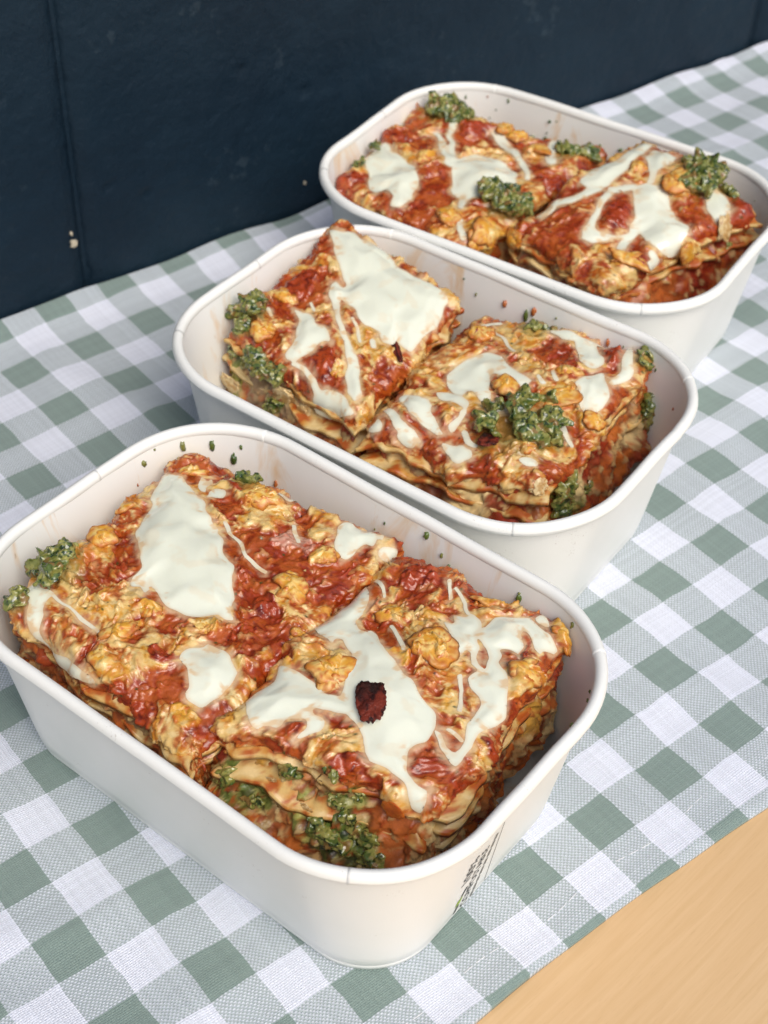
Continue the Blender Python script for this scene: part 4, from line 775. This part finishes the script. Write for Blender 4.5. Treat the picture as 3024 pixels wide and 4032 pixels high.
# ------------------------------------------------------------------ lasagne
STEP = {'A': .36, 'B': .45, 'C': .6}
BOX_NAME = {'A': 'front', 'B': 'middle', 'C': 'back'}
LABEL = {'A_left': 'lasagne piece with a broad cream pour, far half of the front box',
         'A_right': 'lasagne piece topped by a bacon scrap, printed end of the front box',
         'B_left': 'tilted lasagne piece leaning on the rim of the middle box, large cream patch',
         'B_right': 'lasagne piece with a big pesto dollop in the middle box',
         'C_left': 'lasagne piece with two round cream blobs in the back box, beside the dark wall',
         'C_right': 'lasagne piece standing above the rim of the back box with a long cream streak'}

def ico(sub):
    bm = bmesh.new(); bmesh.ops.create_icosphere(bm, subdivisions=sub, radius=1)
    V = np.array([v.co[:] for v in bm.verts]); F = np.array([[v.index for v in f.verts] for f in bm.faces]); bm.free()
    return V, F
ICO = {k: ico(k) for k in (2, 3, 4, 5)}

def frame(n, ang, bt=0.):
    n = np.array(n, float); n /= np.linalg.norm(n); x = np.array([math.cos(-bt), math.sin(-bt), 0]); x = x - n * (x @ n); x /= np.linalg.norm(x); y = np.cross(n, x)
    a = math.radians(ang); return np.stack([math.cos(a) * x + math.sin(a) * y, -math.sin(a) * x + math.cos(a) * y, n], 1)

def lump(kind, seed, sx, sy, sub=5):
    V, F = ICO[sub]; p = V.copy(); q = V * 1.0 + seed * 3.17
    if 'pesto' in kind:
        # a wet dollop: scraps of leaf and nut fused into one irregular mass
        rg = np.random.default_rng(seed); s = math.sqrt(sx * sy); n = int(np.clip(s * s * .3, 10, 60)); Vb, Fb = ICO[2]; PP, FF = [], []
        lobes = rg.normal(0, .4, (4, 2))
        for i in range(n):
            lb = lobes[rg.integers(4)]; r = np.sqrt(rg.random()) * .55; a = rg.random() * 6.283
            x_, y_ = np.clip(lb[0] + r * math.cos(a), -.9, .9), np.clip(lb[1] + r * math.sin(a), -.9, .9); e = min(np.hypot(x_, y_), 1)
            z_ = (rg.random() ** .7 * math.sqrt(max(1 - e * e, .02))) * .42
            d = np.array([1.5, 1., .5]) * rg.uniform(.6, 1.5, 3) * np.clip(s * .13, .75, 2.3)
            A = np.linalg.qr(rg.normal(size=(3, 3)))[0]; q = Vb + rg.random() * 50
            PP.append((Vb * (1 + .5 * fbm3(q * 1.6, seed + i, 2))[:, None] * d) @ A.T + np.array([x_ * sx / 2, y_ * sy / 2, z_ * min(sx, sy) / 2 * .85])); FF.append(Fb + i * len(Vb))
        me = mesh_from('tmp', np.vstack(PP), np.vstack(FF)); o = bpy.data.objects.new('tmp', me); sc.collection.objects.link(o)
        md = o.modifiers.new('r', 'REMESH'); md.mode = 'VOXEL'; md.voxel_size = .42 if s > 7 else .3
        dg = bpy.context.evaluated_depsgraph_get(); dg.update(); e_ = o.evaluated_get(dg).to_mesh()
        V = np.zeros(len(e_.vertices) * 3, np.float32); e_.vertices.foreach_get('co', V); V = V.reshape(-1, 3).astype(float)
        N = np.zeros(len(V) * 3, np.float32); e_.vertices.foreach_get('normal', N); N = N.reshape(-1, 3)
        F = np.array([p_.vertices[:] for p_ in e_.polygons if len(p_.vertices) == 4]); o.evaluated_get(dg).to_mesh_clear(); bpy.data.objects.remove(o); bpy.data.meshes.remove(me)
        q = V + seed * 3.17; w3 = q + .5 * np.stack([fbm3(q / 1.6, seed + k, 2) for k in (1, 2, 3)], 1)
        c1, c2, cid = worley3(w3 / 2.1, seed); e1, e2, eid = worley3(w3 / .9, seed + 4); t = np.clip(.5 + .8 * fbm3(q / 2.4, seed + 8, 3), 0, 1)
        V = V + N * (.3 * fbm3(q / 1.6, seed + 11, 3) + (.45 - e1) * .08)[:, None]
        C = mix(np.broadcast_to(lin(116, 120, 54), (len(V), 3)), lin(152, 150, 80), sm(.35, .75, t * .6 + eid * .4)); C = mix(C, lin(72, 96, 42), sm(.58, .75, 1 - cid) * .85); C = mix(C, lin(34, 54, 22), sm(.62, .8, 1 - eid) * sm(.35, .6, 1 - cid))
        C = mix(C, lin(180, 174, 112), sm(.93, .98, eid) * .7); C = mix(C, lin(132, 88, 48), sm(.86, .93, cid) * .7)
        return V, F, C
    elif kind == 'side_cream':
        c1, c2, cid = worley3(q * 2.4, seed); r = 1 + .4 * fbm3(q * 1.6, seed, 3) + (.5 - c1) * .3 + .06 * fbm3(q * 8, seed + 4, 2)
        p = V * r[:, None]; t = np.clip(.5 + .8 * fbm3(q * 2.2, seed + 8, 3), 0, 1)
        C = mix(np.broadcast_to(lin(222, 200, 150), (len(V), 3)), lin(190, 150, 92), sm(.35, .75, t)); C = mix(C, lin(150, 98, 56), sm(.7, .95, 1 - t) * .8)
        flat = .3
    elif kind in ('onion', 'carrot'):
        ax = np.array([1., .75, .6]); p = V / (np.abs(V) ** 3).sum(1, keepdims=True) ** (1 / 3.) * (1 + .3 * fbm3(q * 1.6, seed, 3))[:, None] * .85
        t = np.clip(.5 + .8 * fbm3(q * 2.2, seed + 8, 3), 0, 1)
        a, b = ((lin(196, 128, 104), lin(176, 110, 76)) if kind == 'onion' else (lin(204, 112, 40), lin(182, 84, 30)))
        st_ = .5 + .5 * np.sin(V[:, 1] * 22 + 2 * fbm3(q * 2, seed + 3, 2)) if kind == 'onion' else t
        C = mix(np.broadcast_to(a, (len(V), 3)), b, .6 * t + .3 * st_); flat = .13
    elif kind == 'bacon':
        c1, c2, cid = worley3(q * 2.2, seed); sup = V / (np.abs(V) ** 4).sum(1, keepdims=True) ** .25
        p = sup * (1 + .45 * fbm3(q * 2.0, seed, 3) + (.5 - c1) * .4 + .08 * fbm3(q * 9, seed + 4, 2))[:, None]
        p[:, 2] += .5 * fbm3(np.column_stack([q[:, :2] * 1.3, q[:, 2] * 0]), seed + 5, 2)
        t = np.clip(.5 + .8 * fbm3(q * 2.6, seed + 8, 3), 0, 1)
        C = mix(np.broadcast_to(lin(84, 30, 20), (len(V), 3)), lin(118, 46, 30), sm(.4, .7, t)); C = mix(C, lin(44, 16, 12), sm(.55, .85, 1 - t)); C = mix(C, lin(34, 22, 16), sm(.1, .7, V[:, 1] - .35 * V[:, 0]) * .8)
        flat = .13; sx *= .78; sy *= .68
    p = p * np.array([sx / 2, sy / 2, flat * min(sx, sy) / 2])
    return p, F, C

def flake(seed, a, b):
    """a torn, folded flake of curd: thin, uneven, with turned-up edges"""
    nr, nt_ = 9, 36; r = np.linspace(0, 1, nr)[:, None]; th = np.linspace(0, 2 * np.pi, nt_, endpoint=False)[None, :]
    rg = np.random.default_rng(seed); sd = int(seed) % 9973
    f_ = 1 + .42 * perlin(np.cos(th) * .9 + sd, np.sin(th) * .9, sd) + .1 * perlin(np.cos(th) * 3 + sd, np.sin(th) * 3, sd + 1)
    x, y = a * r * f_ * np.cos(th), b * r * f_ * np.sin(th)
    z = rg.uniform(-.3, .0) * x * x / a + rg.uniform(-.3, .05) * y * y / b + .35 * fbm(x / 3.5 + sd, y / 3.5, sd + 2, 3) + .4 * np.exp(-(perlin(x / 4 + sd, y / 8, sd + 3) * 3) ** 2)
    tk = 1.15 * np.sqrt(np.clip(1 - (r * np.ones_like(th)) ** 3, 0, 1)) + .02
    top = np.stack([x, y, z + tk], -1); bot = np.stack([x * .96, y * .96, z - tk * .5], -1)
    V = np.concatenate([top.reshape(-1, 3), bot.reshape(-1, 3)]); n = nr * nt_; F = []
    i, j = np.meshgrid(np.arange(nr - 1), np.arange(nt_), indexing='ij'); p00 = i * nt_ + j; p01 = i * nt_ + (j + 1) % nt_; p10 = p00 + nt_; p11 = p01 + nt_
    F = np.concatenate([np.stack([p00, p10, p11, p01], -1).reshape(-1, 4), np.stack([p00, p01, p11, p10], -1).reshape(-1, 4) + n])
    k = (nr - 1) * nt_ + np.arange(nt_); k2 = (nr - 1) * nt_ + (np.arange(nt_) + 1) % nt_; F = np.vstack([F, np.stack([k, k + n, k2 + n, k2], 1)])
    t = np.clip(.5 + .8 * fbm(x / 3 + sd, y / 3, sd + 5, 3), 0, 1); t2 = np.clip(.5 + .9 * fbm(x / 1.4 + sd, y / 1.4, sd + 6, 3), 0, 1)
    C = mix(np.broadcast_to(lin(230, 196, 116), x.shape + (3,)), lin(218, 158, 54), sm(.3, .7, t)); C = mix(C, lin(194, 104, 36), sm(.6, .9, t2 * .7 + .3 * (1 - t)) * .85); C = mix(C, lin(180, 84, 30), sm(.45, 1., r * np.ones_like(th) + .5 * (t2 - .5)) * .7)
    return V, F, np.concatenate([C.reshape(-1, 3), C.reshape(-1, 3)])

MATS = dict(pesto=mat_pesto, side_pesto=mat_pesto, side_cream=mat_curd, onion=mat_onion, carrot=mat_onion, bacon=mat_bacon)
PART = dict(side_pesto='pesto_smear', side_cream='white_sauce_filling', onion='onion_piece', carrot='carrot_piece')
SHEETS = {'A_left': [(3.6, (.2, .5, .8, .0), .9, 1.6), (10., (0, 0, 1.0, 0), 1.2, 1.5)],
          'A_right': [(3.4, (.6, 1.0, 1.4, .0), 1.0, 2.2), (6., (-4, -3, 5.5, -4), 1.6, 8.5), (10.5, (0, .9, -.5, 0), 1.2, 1.0), (17., (0, .4, .5, 0), 1.8, 1.5)],
          'B_left': [(3.4, (.4, 1.2, .8, .2), 1.0, 1.6), (11., (.5, 1, 3.5, 0), 1.6, 1.5)],
          'B_right': [(3.0, (1.0, 1.0, 2.8, .3), 2.0, 2.2), (9.5, (1., 1.2, 5.0, 0), 2.8, 2.0), (16.5, (0., 1.5, 6., 0), 2.2, 1.5)],
          'C_left': [(3.6, (.5, .5, .8, .2), 1.2, 1.6)],
          'C_right': [(3.2, (1.0, 1.4, 2.0, .3), 2.2, 2.0), (9.5, (1, 3., 4.0, 0), 2.2, 1.5)]}

TOP_LABEL = {('A_left', 0): 'upright green pesto lump leaning at the far end of the front box', ('A_left', 1): 'small pesto lump at the left edge of the photo in the front box',
    ('A_left', 2): 'small pesto crumb against the far inner wall of the front box', ('A_right', 0): 'dark red crisp bacon scrap on the central cream pour of the front box',
    ('B_left', 0): 'speckled pesto dollop high on the outer corner of the tilted middle piece', ('B_left', 1): 'small pesto blob below the speckled dollop, far end of middle box',
    ('B_left', 6): 'thin brown bacon sliver standing at the tip of the large cream patch', ('B_right', 0): 'largest pesto dollop, on the near lasagne piece of the middle box',
    ('B_right', 1): 'flat green pesto strip along the far edge of the near middle piece', ('B_right', 2): 'small pesto bit on the inner wall corner of the middle box',
    ('B_right', 6): 'brown bacon lump tucked beside the largest pesto dollop', ('C_left', 0): 'brownish pesto peak rising near the far corner of the back box',
    ('C_left', 1): 'pesto speck by the far end wall of the back box', ('C_left', 2): 'smallest pesto speck at the corner of the back box nearest the wall',
    ('C_left', 3): 'pesto dollop in the gap between the two back pieces', ('C_left', 4): 'tiny bright pesto drip on the far inner wall of the back box',
    ('C_left', 5): 'long low pesto dollop beside the cream streak of the back box', ('C_right', 0): 'pale green pesto dollop at the raised right end of the back box',
    ('C_right', 1): 'short pesto trail below the pale green dollop of the back box'}
for name, D in PIECE.items():
    bkey = D['box']; bx, by, bt = BOXES[bkey]
    pc = Piece(*D['corners'], D['seed'], step=STEP[bkey], bias=D['bias'], paint=D['paint'], lumps=D['lumps'], pours=D['pours'], smears=D['smears'], **D['kw'])
    ctr = np.array(D['corners']).mean(0); ctr[2] = 1.5
    wx = bx + math.cos(bt) * ctr[0] - math.sin(bt) * ctr[1]; wy = by + math.sin(bt) * ctr[0] + math.cos(bt) * ctr[1]
    root = empty('lasagne_piece', (wx * MM, wy * MM, ctr[2] * MM), bt); tag(root, LABEL[name], 'lasagne', 'pieces of lasagne, two to a box')
    L = lambda P: (np.asarray(P).reshape(-1, 3) - ctr) * MM
    P, C = pc.build_top(); link('crust', mesh_from('crust', L(P), grid_faces(*P.shape[:2]), C), mat_crust, root)
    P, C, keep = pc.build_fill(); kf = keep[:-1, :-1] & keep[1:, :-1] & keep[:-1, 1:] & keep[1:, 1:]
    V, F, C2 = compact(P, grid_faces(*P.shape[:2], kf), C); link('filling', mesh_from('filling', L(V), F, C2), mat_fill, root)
    for i, (dep, over, ruf, dr) in enumerate(SHEETS[name]):
        T, Bm, C = pc.build_sheet(dep, over, ruf, 300 + i * 20, dr); nx, ny = T.shape[:2]; n = nx * ny
        F = np.vstack([grid_faces(nx, ny), grid_faces(nx, ny)[:, ::-1] + n]); idx = np.arange(n).reshape(nx, ny)
        ring = np.concatenate([idx[:-1, 0], idx[-1, :-1], idx[::-1][:-1, -1], idx[0, ::-1][:-1]]); nxt = np.roll(ring, -1)
        F = np.vstack([F, np.stack([nxt, ring, ring + n, nxt + n], 1)])
        link('pasta_sheet', mesh_from('pasta_sheet', L(np.vstack([T.reshape(-1, 3), Bm.reshape(-1, 3)])), F, np.vstack([C.reshape(-1, 3)] * 2)), mat_pasta, root)
    for i, (polys, strokes, H) in enumerate(D['pours']):
        P, C, kc = pc.build_pour(polys, strokes, H, st=.4 if bkey == 'A' else .5, seed=i)
        if not kc.any(): continue
        V, F, C2 = compact(P, grid_faces(*P.shape[:2], kc), C); link('cream_pour', mesh_from('cream_pour', L(V), F, C2), mat_sauce, root)
    rgf = np.random.default_rng(D['seed'])
    for i, (lx, ly, ra, rb, an, tone) in enumerate(D['lumps']):
        if tone > 1: continue
        for k in range(2 if max(ra, rb) > 3.5 else 1):
            qx, qy = lx + rgf.normal(0, ra * .35) * k, ly + rgf.normal(0, rb * .35) * k
            if pour_sdf(np.array([[qx]]), np.array([[qy]]), sum([p[0] for p in D['pours']], []), sum([p[1] for p in D['pours']], []))[0, 0] < 1.2: continue
            Pb, Nb, _ = pc.base(np.array([qx]), np.array([qy])); hb = pc.sample(pc.D, np.array([qx]), np.array([qy]))[0]
            V, F, C = flake(D['seed'] * 13 + i * 5 + k, ra * (1.1 - .3 * k), rb * (1.1 - .3 * k)); n_ = Nb[0] + rgf.normal(0, .1, 3); n_ /= np.linalg.norm(n_)
            Pw = keep_inside(V @ frame(n_, math.degrees(an) + rgf.normal(0, 25)).T + Pb[0] + Nb[0] * (hb - 1.35 + .2 * k))
            link('curd_flake', mesh_from('curd_flake', L(Pw), F, C), mat_curd, root)
    for i, (kind, pos, nrm, sx, sy, ang) in enumerate(D['spots']):
        if 'pesto' in kind: sx, sy = sx * 1.2, sy * 1.2
        V, F, C = lump(kind, D['seed'] * 7 + i, sx, sy, 5 if (bkey != 'C' and kind != 'tomato') else 4)
        Rm = frame(nrm, ang, bt); lift = {'pesto': .0, 'bacon': .2, 'side_pesto': .0}.get(kind, .0) * min(sx, sy) * .5
        Pw = V @ Rm.T + np.array(pos) + np.array(nrm) * lift
        Pw = keep_inside(Pw)
        if kind in PART:
            link(PART[kind], mesh_from(PART[kind], L(Pw), F, C), MATS[kind], root)
        else:
            c = np.array(pos); gx_ = bx + math.cos(bt) * c[0] - math.sin(bt) * c[1]; gy_ = by + math.sin(bt) * c[0] + math.cos(bt) * c[1]
            nm = 'pesto_dollop' if kind == 'pesto' else 'bacon_scrap'
            o = link(nm, mesh_from(nm, (Pw - c) * MM, F, C), MATS[kind], None, (gx_ * MM, gy_ * MM, c[2] * MM)); o.rotation_euler = (0, 0, bt)
            tag(o, TOP_LABEL[(name, i)], 'pesto' if kind == 'pesto' else 'bacon', 'pesto dollops on the lasagne' if kind == 'pesto' else 'bacon scraps on the lasagne')
# ------------------------------------------------------------------ writing on the end of the front box
print_text('100%', 6.0, -14.3, 22.5, mat_ink, 'printed_text', 1.12)
print_text('COMPOSTABLE', 4.7, -9.6, 3.4, mat_ink, 'printed_text', 1.0)
for i, (a, b) in enumerate(((3, 6), (6.8, 11), (12, 15), (16, 20.5), (21.5, 25), (26, 30), (31, 34.5), (35.2, 38.5))):
    q = wrap([(-7.7, a), (-6.5, a), (-6.5, b), (-7.7, b)])
    link('small_print', mesh_from('small_print', q * MM, np.array([[0, 1, 2, 3]]), smooth=False), mat_ink2, boxA)
for pts, mt, nm in (([(-16.6, 9.4), (-14.4, 9.8), (-14., 13.2), (-16.3, 12.8)], mat_leaf, 'printed_leaf'), ([(-16.0, 4.5), (-15.3, 4.3), (-14.2, 8.8), (-15.4, 9.0)], mat_ink, 'printed_stem'), ([(-15.6, 14.0), (-14.4, 14.0), (-13.2, 18), (-14.2, 18.4)], mat_ink, 'printed_stem')):
    q = wrap(pts); link(nm, mesh_from(nm, q * MM, np.array([[0, 1, 2, 3]]), smooth=False), mt, boxA)
sl = [on_end(-.5 - 6.5 * (z / 57), z) for z in np.linspace(3.5, 57, 12)]
Vt, Ft = tube(np.array(sl), .07, 5); link('paper_seam', mesh_from('paper_seam', Vt * MM, Ft), mat_ink2, boxA)
